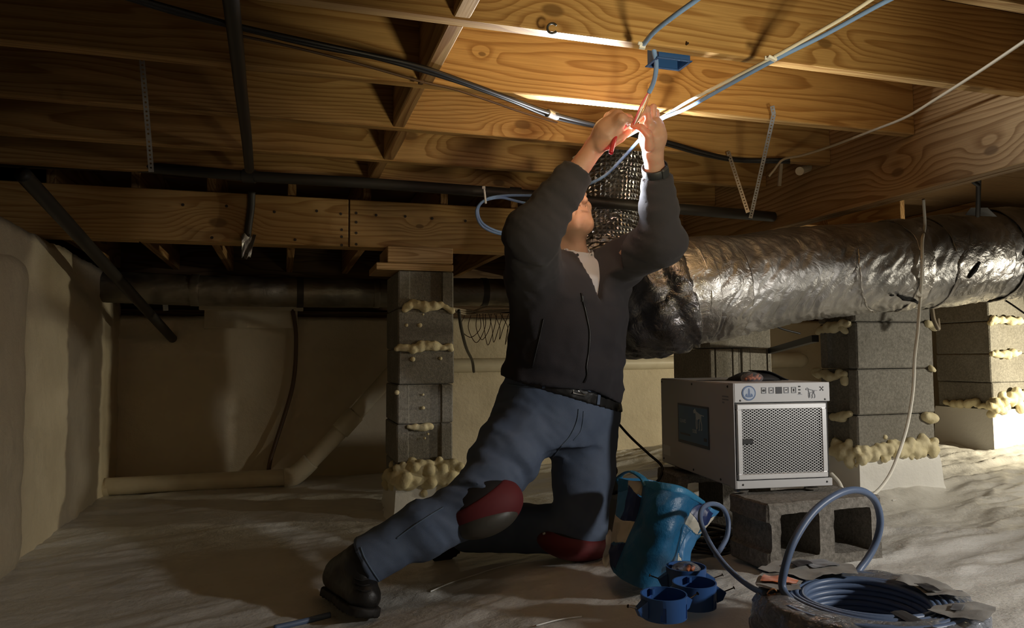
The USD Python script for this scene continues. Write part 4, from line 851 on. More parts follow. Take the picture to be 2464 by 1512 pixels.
# grey henley shirt inside the open zip
shirt = sdfmesh(lambda p: smin(smax(torso(p, -0.010, 0.45, 0.99), -(cone(p, NB - TU * 0.1 - TF * 0.01, NB + TU * 0.1, 0.045, 0.045)), 0.004), np.maximum(np.abs(np.sqrt(((p - NB) @ TL)**2 + ((p - NB) @ TF + 0.004)**2) - 0.0655) - 0.003, np.abs((p - NB) @ TU + 0.25 * ((p - NB) @ TF) - 0.004) - 0.020), 0.01), [NB, PB + TU * TH * 0.4, RS, LS], 0.12, 0.006, 2)
sh = put(man, 'shirt', shirt, M['henley'], True, label='light grey henley shirt')
tsx = trimesh.Trimesh(*tri(shirt), process=False)
M['button'] = mat('shirt_button', (0.03, 0.03, 0.035), 0.4)
for px, py in ((1389, 614), (1391, 645)):
    c = hit(tsx, px, py, 0.001)
    if c is not None: put(sh, 'button', lathe([(0, 0), (0.0055, 0), (0.005, 0.002), (0, 0.0025)], c, TF, 12), M['button'], 30)
# jeans
def crease(p, f, seed): n = meshkit.fbm(p * f, 3, seed); return 1 - 2 * np.abs(2 * n - 1)
KD = unit(RK - RH); SD = unit(RA - RK)
def jeans_sdf(p):
    d = torso(p, -0.006, -0.30, 0.24)
    pel = ell(p, (RH + LH) / 2 + TU * 0.02, np.array([TL, TF, TU]), (0.185, 0.135, 0.15)); d = smin(smax(d, -((p - PB) @ TU + 0.16), 0.03), pel, 0.04)
    d = smin(d, chain(p, [RH, (RH + RK) / 2, RK], [0.108, 0.096, 0.078], 0.02), 0.035)
    d = smin(d, chain(p, [LH, (LH + LK_) / 2, LK_], [0.105, 0.098, 0.080], 0.02), 0.035)
    end = RA - SD * 0.005; shin = smax(chain(p, [RK, (RK + end) / 2, end], [0.074, 0.070, 0.066], 0.02), (p - end) @ SD, 0.004); shin = smax(shin, -cone(p, end - SD * 0.05, end + SD * 0.05, 0.056, 0.058), 0.003)
    d = smin(d, shin, 0.015)
    d = smin(d, chain(p, [LK_ + TU * 0.005, (LK_ + LA) / 2 + np.array([0, 0, 0.012]), LA], [0.078, 0.074, 0.058], 0.02), 0.02)
    q = np.stack([(p - RH) @ KD * 22 , (p - RH) @ TL * 5 + (p - RH) @ KD * 4, (p - RH) @ TF * 5], -1)
    n = meshkit.fbm(q, 3, 91); near = np.exp(-((np.linalg.norm(p - RK, axis=-1) - 0.13) / 0.10)**2) + 0.7 * np.exp(-((np.linalg.norm(p - RH - TL * -0.06, axis=-1)) / 0.13)**2) + 0.25
    d = d - 0.015 * np.minimum(near, 1) * (1 - 2 * np.abs(2 * n - 1)) - 0.005 * crease(p, 9, 93)
    return d
jn = sdfmesh(jeans_sdf, [RH, LH, RK, LK_, RA, LA, PB + TU * 0.03], 0.16, 0.0085, 2)
je = put(man, 'jeans', jn, M['denim'], True)
tn = trimesh.Trimesh(*tri(jn), process=False)
def seam_(name, pts, r=0.0016, m_='denim_seam'):
    h = hits(tn, pts, 0.0006)
    if len(h) > 2: put(je, name, tube(h, r, 5), M[m_], True)
seam_('fly_seam', ((1392, 985), (1390, 1005), (1382, 1030), (1368, 1055), (1345, 1080), (1330, 1100)), 0.0028)
seam_('fly_seam', ((1404, 990), (1402, 1015), (1396, 1040), (1380, 1060)))
seam_('pocket_seam', ((1222, 925), (1260, 930), (1290, 932), (1312, 922)), 0.0022)
seam_('side_seam', ((1066, 1222), (1030, 1244), (985, 1274), (955, 1296)), 0.0025)
seam_('cuff_seam', ((868, 1318), (876, 1340), (890, 1365), (912, 1398)), 0.0025)
# belt
def belt_sdf(p):
    q = p - PB; s = q @ TU + 0.24 * (q @ TL); return np.maximum(jeans_sdf(p) - 0.004, np.abs(s - 0.016) - 0.020)
bmh = sdfmesh(belt_sdf, [PB + TL * 0.2, PB - TL * 0.2, PB - TU * 0.05], 0.2, 0.0065, 2)
be = put(man, 'belt', bmh, M['leather'], True, label='black leather belt')
tb = trimesh.Trimesh(*tri(bmh), process=False)
bk_ = [hit(tb, px, py, 0.004) for px, py in ((1380, 930), (1378, 946), (1406, 951), (1408, 936))]
bk_ = [q if q is not None else P(1392, 942, 2.30) for q in bk_]
put(be, 'buckle', tube(np.array(bk_ + bk_[:1]), 0.0032, 6), M['zinc'], True, label='silver frame buckle')
for px, py in ((1310, 922), (1440, 962)):
    a, b = hit(tb, px, py - 12, 0.003), hit(tb, px - 2, py + 12, 0.003)
    if a is not None and b is not None: put(je, 'belt_loop', bar(a, b, 0.012, 0.003, TF), M['denim'], False)
# boots
def boot(heel, toe, ankle, lift, seed):
    ax = unit(toe - heel); up = unit(np.cross(np.cross(ax, lift), ax)); sd = np.cross(ax, up)
    def fn(p):
        d = chain(p, [heel + up * 0.01, toe - ax * 0.03 + up * 0.0], [0.044, 0.044], 0.02); d = smin(d, np.linalg.norm(p - toe, axis=-1) - 0.040, 0.02)
        d = smin(d, chain(p, [heel + ax * 0.03 + up * 0.03, ankle], [0.050, 0.056], 0.02), 0.025); d = smin(d, cone(p, ankle, toe - ax * 0.05 + up * 0.01, 0.04, 0.03), 0.03)
        return smax(d, -((p - heel) @ up + 0.030), 0.004) - 0.002 * crease(p, 40, seed)
    def sole(p):
        q = p - heel; x = q @ ax; L = np.linalg.norm(toe - heel); y = q @ sd; t = np.clip(x / L, 0, 1); w = np.interp(t, [0, 0.4, 0.75, 1], [0.042, 0.038, 0.050, 0.044])
        r = np.sqrt((x - np.clip(x, 0, L))**2 + y**2) - w; z = q @ up + 0.036; tr = 0.004 * (np.sin(x * 300) > 0); return np.maximum(r - 0.003, np.abs(z) - 0.013 + tr * (z < -0.006))
    return sdfmesh(fn, [heel, toe, ankle], 0.09, 0.006, 2), sdfmesh(sole, [heel, toe], 0.08, 0.0055, 1)
Zb = np.array([0, 0, 1.0])
b1, s1 = boot(P(812, 1398, 2.25), P(880, 1437, 2.05), RA + SD * -0.005, Zb + CR * 0.25, 95)
bb = put(man, 'boot', b1, M['leather'], True); put(bb, 'boot_sole', s1, M['sole'], True)
tbm = trimesh.Trimesh(*tri(b1), process=False)
for k in range(3):
    h = hits(tbm, ((852 + 4 * k, 1392 + 14 * k), (868 + 4 * k, 1398 + 13 * k), (886 + 3 * k, 1394 + 14 * k)), 0.001)
    if len(h) > 2: put(bb, 'lace', tube(h, 0.0025, 5), M['pad_black'], True)
b2, s2 = boot(LA + np.array([-0.02, 0.03, 0.035]), P(1062, 1312, 2.68), LA, unit(P(1062, 1280, 2.68) - P(1120, 1320, 2.5)), 97)
bb2 = put(man, 'boot', b2, M['leather'], True); put(bb2, 'boot_sole', s2, M['sole'], True)
# knee pads
def pad(center, ang, rad, cut, capc, capr, nm):
    e1 = CR * math.cos(ang) + CU * math.sin(ang); e2 = -CR * math.sin(ang) + CU * math.cos(ang); e3 = -CF; R = np.array([e1, e2, e3]); rad = np.array(rad)
    base = sdfmesh(lambda p: ell(p, center, R, rad), [center], rad.max() + 0.02, 0.0065, 1)
    kp = put(man, 'knee_pad', base, M['pad_black'], True, label=nm)
    def red(p):
        x, y = (p - center) @ e1, (p - center) @ e2; d = ell(p, center, R, rad + 0.004); return smax(smax(d, y - cut[0] - cut[1] * x, 0.004), -((p - center) @ e3) - rad[2] * 0.15, 0.004)
    put(kp, 'red_band', sdfmesh(red, [center], rad.max() + 0.02, 0.0055, 1), M['pad_red'], True, label='dark red outer band')
    if capc is not None:
        c = center + R.T @ np.array(capc); tc = sdfmesh(lambda p: ell(p, c, R, capr), [c], max(capr) + 0.015, 0.006, 1); put(kp, 'cap', tc, M['pad_cap'], True, label='dull grey hard cap')
        put(kp, 'rivet', trimesh.creation.icosphere(2, 0.006).apply_transform(trimesh.transformations.translation_matrix(hit(tc, *pix(c + e2 * 0.028), 0.0))), M['zinc'], True)
    else:
        rm = sdfmesh(red, [center], rad.max() + 0.02, 0.008, 1); q = hit(rm, 1310, 1285, 0.0)
        if q is not None: put(kp, 'rivet', trimesh.creation.icosphere(2, 0.006).apply_transform(trimesh.transformations.translation_matrix(q)), M['zinc'], True)
    return kp
pad(P(1163, 1219, 2.19), math.radians(19), (0.118, 0.080, 0.088), (0.040, 0.22), (-0.004, -0.029, 0.012), (0.105, 0.054, 0.086), 'black knee pad with red band and grey cap')
pad(P(1380, 1305, 2.44), math.radians(-7), (0.118, 0.050, 0.100), (0.032, -0.03), None, None, 'black knee pad with red band, under the planted knee')
# watch on the image-right wrist
wa = unit(LW - LC); wc = LC * 0.35 + LW * 0.65 - wa * 0.012
wm = put(man, 'wristwatch', lathe([(0.033, -0.012), (0.037, -0.012), (0.038, 0), (0.037, 0.012), (0.033, 0.012)], LC + wa * 0.022, wa, 32), M['rubber'], True, label='dark wristband with a small face')
tf_ = unit(-CF + 0.6 * CR); fdir = unit(tf_ - wa * (tf_ @ wa)); c_ = LC + wa * 0.022 + fdir * 0.036
put(wm, 'watch_face', fbox(c_, np.cross(fdir, wa), wa, np.cross(np.cross(fdir, wa), wa), (-0.014, -0.016, -0.006), (0.014, 0.016, 0.006), 0.004), M['rubber'], 30)

# headlamp on his forehead
lampc = hp(0.016, 0.106, 0.052); ldir = unit(HEADLAMP_AIM - lampc)
hl_ = thing('headlamp', 'bright headlamp strapped to his forehead, hidden behind the raised sleeve', 'headlamp', lampc)
ring = np.array([HCN - HF * 0.015 + HU * (0.030 + 0.022 * math.cos(a)) + HL * 0.081 * math.sin(a) + HF * 0.108 * math.cos(a) for a in np.linspace(0, 2 * np.pi, 49)])
put(hl_, 'head_strap', tube(ring, 0.011, 8, 0.35), M['rubber'], True)
put(hl_, 'lamp_housing', lathe([(0.0, -0.03), (0.020, -0.028), (0.024, -0.005), (0.024, 0.004), (0.021, 0.004), (0.019, -0.004), (0.0, -0.004)], lampc, ldir, 24), M['rubber'], 30)
M['lamp_glow'] = usdkit.material(stage, LK + 'lamp_glow', {'e': ('emission', {'color': (0.93, 0.97, 1.0), 'strength': 30.0})}, [], surface='e.emission')
put(hl_, 'lamp_lens', lathe([(0, 0.0), (0.018, 0.0), (0.018, -0.002), (0, -0.002)], lampc + ldir * 0.001, ldir, 24), M['lamp_glow'], 30)
# red handled pliers in his right hand
M['red_grip'] = mat('red_grip', (0.35, 0.012, 0.02), 0.35)
pp = thing('pliers', 'red handled wire pliers held in the left hand of the picture', 'pliers', P(1478, 325, 2.01))
put(pp, 'handle', cable([P(1504, 303, 2.03), P(1490, 318, 2.02), P(1478, 338, 2.005), P(1470, 368, 1.985)], 0.0065, 8), M['red_grip'], True)
put(pp, 'handle', cable([P(1504, 303, 2.045), P(1488, 312, 2.05), P(1474, 328, 2.05), P(1462, 352, 2.05)], 0.0065, 8), M['red_grip'], True)
put(pp, 'jaw', hull([P(1500, 300, 2.03), P(1508, 308, 2.03), P(1500, 300, 2.05), P(1508, 308, 2.05), P(1528, 296, 2.035), P(1530, 299, 2.04)]), M['zinc'], False)
# ---------------------------------------------------------------- dehumidifier on concrete blocks
M['case'] = mat('white_painted_steel', (0.62, 0.62, 0.62), 0.38)
M['case_grey'] = mat('grey_painted_steel', (0.46, 0.45, 0.45), 0.42)
M['alu'] = mat('brushed_aluminium', (0.72, 0.72, 0.72), 0.35, 0.6)
M['ink'] = mat('dark_print', (0.03, 0.03, 0.035), 0.5)
M['grey_ink'] = mat('grey_print', (0.22, 0.23, 0.25), 0.5)
M['label_blue'] = mat('blue_label', (0.035, 0.13, 0.27), 0.4)
M['label_dark'] = mat('dark_label_border', (0.008, 0.02, 0.05), 0.4)
M['label_pale'] = mat('pale_label_print', (0.50, 0.58, 0.62), 0.5)
M['badge_blue'] = mat('badge_blue', (0.11, 0.18, 0.34), 0.4)
M['badge_pale'] = mat('badge_pale', (0.48, 0.55, 0.66), 0.4)
fz_b = floor_z(1.45, 1.75)
ZU = 2.13
A0 = P(1772, 1178, ZU); A0z = A0[2]
ang = math.radians(-7.5); ux = np.array([math.cos(ang), math.sin(ang), 0]); uy = np.array([-math.sin(ang), math.cos(ang), 0]); uz = np.array([0, 0, 1.0])
def along(px, py):      # where a line of sight meets the plane of the unit's front
    d = ray(px, py); n = -uy; return CAM + d * (((A0 - CAM) @ n) / (d @ n))
UW = (along(2003, 1172) - A0) @ ux; UH = (along(1766, 923) - A0) @ uz; UD = 0.50
def near_depth(px, py):  # depth of the left side that meets this pixel
    d = ray(px, py); t = ((A0 - CAM) @ ux) / (d @ ux); return (CAM + d * t - A0) @ uy
UD = near_depth(1592, 1050)
dh = thing('dehumidifier', 'white metal dehumidifier with a mesh front standing on concrete blocks', 'dehumidifier', A0)
def ub(lo, hi, c=0.002): return fbox(A0, ux, uy, uz, lo, hi, c)
put(dh, 'cabinet', ub((0, 0.012, 0), (UW, UD, UH), 0.004), M['case_grey'], False)
put(dh, 'control_panel', ub((0, -0.002, UH * 0.815), (UW, 0.012, UH), 0.0015), M['case'], False, label='white control strip along the top of the front')
put(dh, 'base_strip', ub((0, -0.002, 0), (UW, 0.012, UH * 0.075), 0.0015), M['case'], False)
put(dh, 'front_recess', ub((0.004, 0.006, UH * 0.075), (UW - 0.004, 0.0125, UH * 0.815), 0.001), M['black'], False)
g0, g1, h0, h1 = 0.006, UW * 0.955, UH * 0.085, UH * 0.80; fw = 0.016
put(dh, 'filter_frame', [ub((g0, -0.004, h0), (g1, 0.008, h0 + fw)), ub((g0, -0.004, h1 - fw), (g1, 0.008, h1)), ub((g0, -0.004, h0 + fw), (g0 + fw, 0.008, h1 - fw)), ub((g1 - fw, -0.004, h0 + fw), (g1, 0.008, h1 - fw))], M['alu'], False)
mesh_parts = []; a0, a1, c0_, c1_ = g0 + fw, g1 - fw, h0 + fw, h1 - fw; pw_, ph_ = 0.0130, 0.0078
nx, nz = int((a1 - a0) / pw_), int((c1_ - c0_) / ph_); pw_, ph_ = (a1 - a0) / nx, (c1_ - c0_) / nz
sx = np.linspace(a0, a1, 2 * nx + 1)
for k in range(nz + 1):           # expanded metal: zigzag strands sharing their corners
    for sgn in (1, -1):
        z = c0_ + ph_ * (k + 0.5 * sgn * (((np.arange(2 * nx + 1)) % 2) - 0.0)); ok = (z >= c0_ - 1e-6) & (z <= c1_ + 1e-6)
        if not ok.all(): continue
        pts = A0 + sx[:, None] * ux + z[:, None] * uz - 0.001 * uy; t = 0.00095
        V = np.concatenate([pts + t * uz - 0.001 * uy, pts - t * uz - 0.001 * uy, pts - t * uz + 0.001 * uy]); n = len(pts); i = np.arange(n - 1)
        q = np.vstack([np.stack([i + n, i + n + 1, i + 1, i], 1), np.stack([i + 2 * n, i + 2 * n + 1, i + n + 1, i + n], 1), np.stack([i, i + 1, i + 2 * n + 1, i + 2 * n], 1)])
        mesh_parts.append((V, np.vstack([q[:, [0, 1, 2]], q[:, [0, 2, 3]]])))
put(dh, 'filter_mesh', mesh_parts, M['alu'], False, kind='stuff', label='diamond mesh of the filter')
put(dh, 'filter_tag', ub((a0 - 0.001, -0.004, UH * 0.42), (a0 + 0.032, -0.001, UH * 0.47), 0.001), M['black'], False, label='small black tab on the mesh')
put(dh, 'corner_trim', ub((-0.003, -0.001, 0), (0.0, 0.03, UH), 0.0005), M['case_grey'], False)
def upt(x, z, y=-0.0035): return A0 + ux * x + uy * y + uz * z
fx_ = lambda px: (px - 1770) / (2000 - 1770) * UW
zp = UH * 0.915
def fl_(name, poly, x, z, m_, d=0.001, y=-0.0022, **kw): return put(dh, name, flatshape(affinity.translate(poly, x, z), A0 + uy * y, ux, uz, d), m_, 30, **kw)
R_ = 0.0215
badge = fl_('badge', Point(0, 0).buffer(R_, 24), fx_(1804), zp - 0.003, M['badge_blue'], 0.0012, label='round blue badge with a pale lighthouse picture')
put(badge, 'badge_disc', flatshape(affinity.translate(Point(0, 0).buffer(R_ * 0.82, 24), fx_(1804), zp - 0.003), A0 - uy * 0.0034, ux, uz, 0.0005), M['badge_pale'], 30)
lh = unary_union([Polygon([(-0.004, -0.012), (0.004, -0.012), (0.0025, 0.006), (-0.0025, 0.006)]), sbox(-0.0035, 0.006, 0.0035, 0.0075), sbox(-0.002, 0.0075, 0.002, 0.011), Polygon([(-0.003, 0.011), (0.003, 0.011), (0, 0.0145)]), Polygon([(-0.011, -0.004), (-0.006, -0.001), (-0.004, -0.012), (-0.012, -0.010)]), Polygon([(0.011, -0.004), (0.006, -0.001), (0.004, -0.012), (0.012, -0.010)])])
put(badge, 'lighthouse', flatshape(affinity.translate(lh, fx_(1804), zp - 0.003), A0 - uy * 0.0038, ux, uz, 0.0004), M['badge_blue'], 30)
def key_(px, sym):
    x = fx_(px); s = 0.0078; o = fl_('button', sbox(-s, -s * 1.15, s, s * 1.15).difference(sbox(-s * 0.7, -s * 0.85, s * 0.7, s * 0.85)), x, zp + 0.004, M['grey_ink'])
    put(o, 'button_mark', flatshape(affinity.translate(sym, x, zp + 0.004), A0 - uy * 0.0030, ux, uz, 0.0008), M['ink'], 30)
up_ = Polygon([(-0.0025, -0.0018), (0.0025, -0.0018), (0, 0.0025)])
key_(1840, Point(0, 0).buffer(0.0035, 8)); key_(1858, up_); key_(1894, affinity.rotate(up_, 180)); key_(1912, sbox(-0.0013, -0.004, 0.0013, 0.004))
fl_('display', sbox(-0.0098, -0.0098, 0.0098, 0.0098), fx_(1876), zp + 0.004, M['ink'], label='dark square display')
for k, dz in enumerate((0.014, 0.0045, -0.005)): fl_('indicator', sbox(-0.003, -0.002, 0.003, 0.002), fx_(1926), zp + dz, M['ink'])
fl_('print_line', sbox(-0.0065, -0.0006, 0.0065, 0.0006), fx_(1927), zp - 0.009, M['grey_ink'])
def dog(s):
    """Outline of a standing dog with its head up and tail out, head to the left."""
    return affinity.scale(unary_union([LineString([(-1.0, 0.55), (-0.72, 0.72), (-0.5, 0.5), (0.35, 0.28), (0.55, 0.28)]).buffer(0.05), LineString([(0.55, 0.28), (1.05, 0.25)]).buffer(0.03), LineString([(-1.0, 0.55), (-0.95, 0.40), (-0.72, 0.42)]).buffer(0.05), LineString([(-0.55, 0.38), (-0.5, 0.1), (-0.3, -0.2), (-0.32, -0.85), (-0.45, -0.9)]).buffer(0.07),
                                       LineString([(-0.3, -0.1), (0.15, 0.0), (0.35, 0.2)]).buffer(0.05), LineString([(0.3, 0.2), (0.25, -0.2), (0.12, -0.5), (0.15, -0.95), (0.02, -1.0)]).buffer(0.06), LineString([(0.5, 0.2), (0.45, -0.2), (0.62, -0.5), (0.62, -0.9), (0.5, -0.95)]).buffer(0.06), LineString([(-0.5, 0.0), (-0.55, -0.4), (-0.5, -0.8)]).buffer(0.05)]), s, s, origin=(0, 0))
fl_('dog_emblem', dog(0.0175), fx_(1955), zp - 0.003, M['grey_ink'], label='grey line drawing of a dog')
sn = unary_union([Point(a * 0.0045, b * 0.0045).buffer(0.0018, 6) for a in (-1, 1) for b in (-1, 1)] + [Point(0, 0).buffer(0.0012, 6), LineString([(-0.0045, -0.0045), (0.0045, 0.0045)]).buffer(0.0005), LineString([(-0.0045, 0.0045), (0.0045, -0.0045)]).buffer(0.0005)])
fl_('cross_emblem', sn, fx_(1980), zp + 0.007, M['ink'])
M['screw'] = mat('dark_screw', (0.05, 0.05, 0.05), 0.4, 0.6)
for x, z in ((0.018, UH * 0.835), (UW - 0.016, UH * 0.835), (0.02, UH * 0.04), (UW - 0.018, UH * 0.04)):
    put(dh, 'screw', lathe([(0, 0), (0.003, 0), (0.0025, 0.0015), (0, 0.0018)], upt(x, z, -0.002), -uy, 10), M['screw'], 30)
for y, z in ((0.04, UH * 0.965), (0.30, UH * 0.96), (UD - 0.012, UH * 0.96), (0.10, UH * 0.04), (0.30, UH * 0.04), (UD - 0.02, UH * 0.05), (0.02, UH * 0.86)):
    put(dh, 'screw', lathe([(0, 0), (0.004, 0), (0.003, 0.002), (0, 0.0022)], upt(0, z, y), -ux, 10), M['screw'], 30)
# side label; seen from the left the reading direction runs towards the front (-uy)
ls = lambda y, z: A0 + uy * y + uz * z
ly0, ly1 = near_depth(1633, 1045), near_depth(1707, 1045); lz0, lz1 = UH * 0.30, UH * 0.735; rx = -uy; O = ls(ly0, lz0); LWd = ly0 - ly1; LHt = lz1 - lz0
lab = put(dh, 'side_label', flatshape(sbox(0, 0, LWd, LHt), O - ux * 0.0005, rx, uz, 0.0012), M['label_dark'], 30, label='blue label with a pale dog and lettering')
put(lab, 'label_field', flatshape(sbox(0.007, 0.010, LWd - 0.007, LHt - 0.006), O - ux * 0.0012, rx, uz, 0.0008), M['label_blue'], 30)
put(lab, 'label_words', [words('GUARD', LHt * 0.085, O + rx * LWd * 0.07 + uz * LHt * 0.52 - ux * 0.002, rx, uz, 0.0004, True), words('DOG', LHt * 0.085, O + rx * LWd * 0.50 + uz * LHt * 0.32 - ux * 0.002, rx, uz, 0.0004, True)], M['label_pale'], False)
dg = unary_union([dog(LWd * 0.155), affinity.scale(Polygon([(-0.98, 0.5), (-0.72, 0.74), (-0.45, 0.5), (0.4, 0.3), (0.5, -0.1), (0.2, 0.0), (-0.3, -0.2), (-0.5, 0.0), (-0.6, 0.35)]), LWd * 0.155, LWd * 0.155, origin=(0, 0))])
put(lab, 'label_dog', flatshape(affinity.translate(dg, LWd * 0.70, LHt * 0.70), O - ux * 0.002, rx, uz, 0.0004), M['label_pale'], False)
put(lab, 'label_bar', [flatshape(sbox(LWd * 0.08, LHt * 0.215, LWd * 0.42, LHt * 0.26), O - ux * 0.002, rx, uz, 0.0004), flatshape(sbox(LWd * 0.85, LHt * 0.17, LWd * 0.94, LHt * 0.25), O - ux * 0.002, rx, uz, 0.0004)], M['label_dark'], False)
put(dh, 'rating_print', [flatshape(sbox(0.0, 0.009 * k, 0.045 - 0.03 * (k == 0), 0.009 * k + 0.004), ls(near_depth(1738, 960), UH * 0.80) , rx, uz, 0.0006) for k in range(3)], M['grey_ink'], False)
put(dh, 'side_sticker', flatshape(sbox(0, 0, 0.07, 0.035), ls(UD - 0.015, UH * 0.10), rx, uz, 0.0006), M['case'], False)
for x, y in ((0.03, 0.03), (UW - 0.05, 0.03), (0.03, UD - 0.09), (UW - 0.05, UD - 0.09)):
    ft = put(dh, 'foot', lathe([(0, -0.012), (0.020, -0.012), (0.021, -0.007), (0.012, -0.004), (0, -0.004)], upt(x, 0, y), uz, 20), M['zinc'], 30)
    put(ft, 'foot_stem', cyl(upt(x, -0.004, y), upt(x, 0.001, y), 0.005, 10), M['zinc'], 30)
BT = A0z - 0.0125
def cmu(label, x0, y0, zt, W=0.39, D=0.19, H=0.19, rot=0.0, chip=1):
    """A two-cell concrete block lying with its cells towards the camera."""
    t = thing('concrete_block', label, 'block', (x0 + W / 2, y0 + D / 2, zt - H))
    lo, hi = np.array([0, 0, 0.0]), np.array([W, D, H]); v, f = tri(cbox(lo, hi, 0.008))
    m = m3.Manifold(m3.Mesh(v.astype(np.float32), f.astype(np.uint32)))
    for c in (W * 0.275, W * 0.725):
        w, h = W * 0.155, H * 0.30; q = [(sx_ * w + c, y, sz_ * h + H * 0.51) for sx_ in (-1, 1) for sz_ in (-1, 1) for y in (-0.02,)] + [(sx_ * w * 0.86 + c, y, sz_ * h * 0.86 + H * 0.51) for sx_ in (-1, 1) for sz_ in (-1, 1) for y in (D + 0.02,)]
        v, f = tri(hull(q)); m = m - m3.Manifold(m3.Mesh(v.astype(np.float32), f.astype(np.uint32)))
    for ax in (0, 1):
        lo_, hi_ = (-0.02, -0.01, H * 0.30), (0.012, D + 0.01, H * 0.70)
        v, f = tri(cbox(np.array(lo_) if ax == 0 else np.array((W - 0.014, -0.01, H * 0.30)), np.array(hi_) if ax == 0 else np.array((W + 0.02, D + 0.01, H * 0.66)), 0.006)); m = m - m3.Manifold(m3.Mesh(v.astype(np.float32), f.astype(np.uint32)))
    m = m.refine_to_length(0.012); v, f = tri(m); n = trimesh.Trimesh(v, f, process=False).vertex_normals
    v = v - n * (0.006 * meshkit.fbm(v * 45, 3, chip) + 0.004 * meshkit.fbm(v * 14, 2, chip + 2))[:, None]
    c, s = math.cos(rot), math.sin(rot); v = v @ np.array([[c, s, 0], [-s, c, 0], [0, 0, 1]]) + [x0, y0, zt - H]
    put(t, 'block_body', trimesh.Trimesh(v, f, process=False), M['block2'], 40)
    return t
bl0 = onZ(1850, 1385, BT - 0.19)
cmu('front hollow concrete block holding up the dehumidifier, two cells facing out', bl0[0], bl0[1], BT)
rb = A0 + uy * (UD - 0.20) - ux * 0.03
cmu('rear concrete block under the dehumidifier, behind the blue bag', rb[0], rb[1], BT, rot=ang, chip=5)
put(None, 'pale_board', fbox(A0, ux, uy, uz, (UW * 0.42, 0.10, -0.0125), (UW * 0.75, 0.35, -0.004), 0.001), M['pvc'], False, 'pale scrap board lying under the dehumidifier on the block', None, 'board')

# things lying on the dehumidifier
TZ = A0z + UH
tp = thing('tool_pouch', 'flat black tool pouch lying on top of the dehumidifier', 'pouch', A0 + uz * UH)
def upp(px, py, y): 
    d = ray(px, py); n = -uy; t = ((A0 + uy * y - CAM) @ n) / (d @ n); return CAM + d * t
pc = upp(1818, 918, 0.22)
put(tp, 'pouch_body', sdfmesh(lambda p: smax(smin(ell(p, upp(1818, 922, 0.22), np.array([ux, uy, uz]), (0.085, 0.07, 0.036)), ell(p, upp(1715, 926, 0.26), np.array([ux, uy, uz]), (0.11, 0.06, 0.016)), 0.02) - 0.004 * crease(p, 18, 12), TZ + 0.001 - p[..., 2], 0.003), [upp(1700, 926, 0.26), upp(1870, 920, 0.2)], 0.13, 0.008, 2), M['pad_black'], True)
put(tp, 'pouch_flap', thick(grid_mesh(np.linspace(0, 1, 14), np.linspace(0, 1, 8), lambda u, v: upp(1838, 904, 0.17) + u[..., None] * 0.085 * ux + v[..., None] * 0.10 * uy + (TZ + 0.003 + 0.03 * np.cos(1.5 * u)**1.5 - upp(1838, 904, 0.17)[2])[..., None] * uz), 0.003), M['pad_black'], True)
M['clear_bag'] = usdkit.material(stage, LK + 'clear_film', {'t': ('transparent_bsdf', {'color': (0.93, 0.94, 0.95)}), 'g': ('glossy_bsdf', {'color': (0.9, 0.9, 0.92), 'roughness': 0.12}), 'f': ('fresnel', {'IOR': 1.36}), 'ge': ('geometry', {}), 'n': ('noise_texture', {'scale': 38, 'detail': 4, 'distortion': 1.2}), 'b': ('bump', {'strength': 0.8, 'distance': 0.012}), 'd': ('diffuse_bsdf', {'color': (0.62, 0.65, 0.70)}), 'm': ('mix_closure', {}), 'm2': ('mix_closure', {'fac': 0.16})},
                               [('ge.position', 'n.vector'), ('n.fac', 'b.height'), ('b.normal', 'g.normal'), ('b.normal', 'f.normal'), ('f.fac', 'm.fac'), ('t.BSDF', 'm.closure1'), ('g.BSDF', 'm.closure2'), ('m.closure', 'm2.closure1'), ('d.BSDF', 'm2.closure2')], surface='m2.closure')
M['orange'] = mat('orange_plastic', (0.65, 0.17, 0.05), 0.4)
wn = thing('bag_of_connectors', 'small clear bag of orange connectors on the black pouch', 'bag', upp(1812, 912, 0.13))
put(wn, 'bag_film', sdfmesh(lambda p: ell(p, upp(1810, 910, 0.14), np.array([ux, uy, uz]), (0.034, 0.03, 0.016)) - 0.003 * crease(p, 40, 3), [upp(1810, 910, 0.14)], 0.05, 0.005, 1), M['clear_bag'], True)
for k in range(7): put(wn, 'connector', cyl(upp(1794 + 5 * k, 913 - 3 * (k % 2), 0.13), upp(1800 + 5 * k, 909 - 4 * (k % 3), 0.15), 0.005, 8, 0.0035), M['orange'], True)

# cords around the dehumidifier
solo('black_power_cord', cable([P(1460, 985, 2.75), P(1490, 1022, 2.72), P(1520, 1055, 2.7), P(1560, 1092, 2.66), P(1592, 1122, 2.64), P(1588, 1150, 2.62), P(1575, 1165, 2.62)], 0.005, 10), M['black_sheath'], 'thin black power cord curving from behind the man to the dehumidifier', 'cord', True)
ov = hits(dm, ((2222, 545), (2215, 590), (2214, 640), (2214, 690), (2212, 722)), 0.008, 8)
low = [P(2212, 745, 2.66), P(2208, 800, 2.62), P(2201, 860, 2.58), P(2197, 940, 2.54), P(2184, 1020, 2.48), P(2165, 1085, 2.42), P(2140, 1145, 2.36), P(2105, 1188, 2.30), P(2070, 1200, 2.30)]
solo('extension_cord', tube(spline(np.vstack([[P(2222, 480, 2.72)], ov[::6], low]), 8), 0.0055, 10), M['white_sheath'], 'long white cord hanging over the silver duct down to the blocks', 'cord', True)
solo('white_drain_hose', cable([P(2000, 1140, 2.42), P(2018, 1160, 2.38), P(2028, 1180, 2.35), P(2040, 1200, 2.33), P(2048, 1260, 2.34), P(2050, 1305, 2.36)], 0.006, 8), M['white_sheath'], 'short white hose leaving the right side of the dehumidifier', 'hose', True)
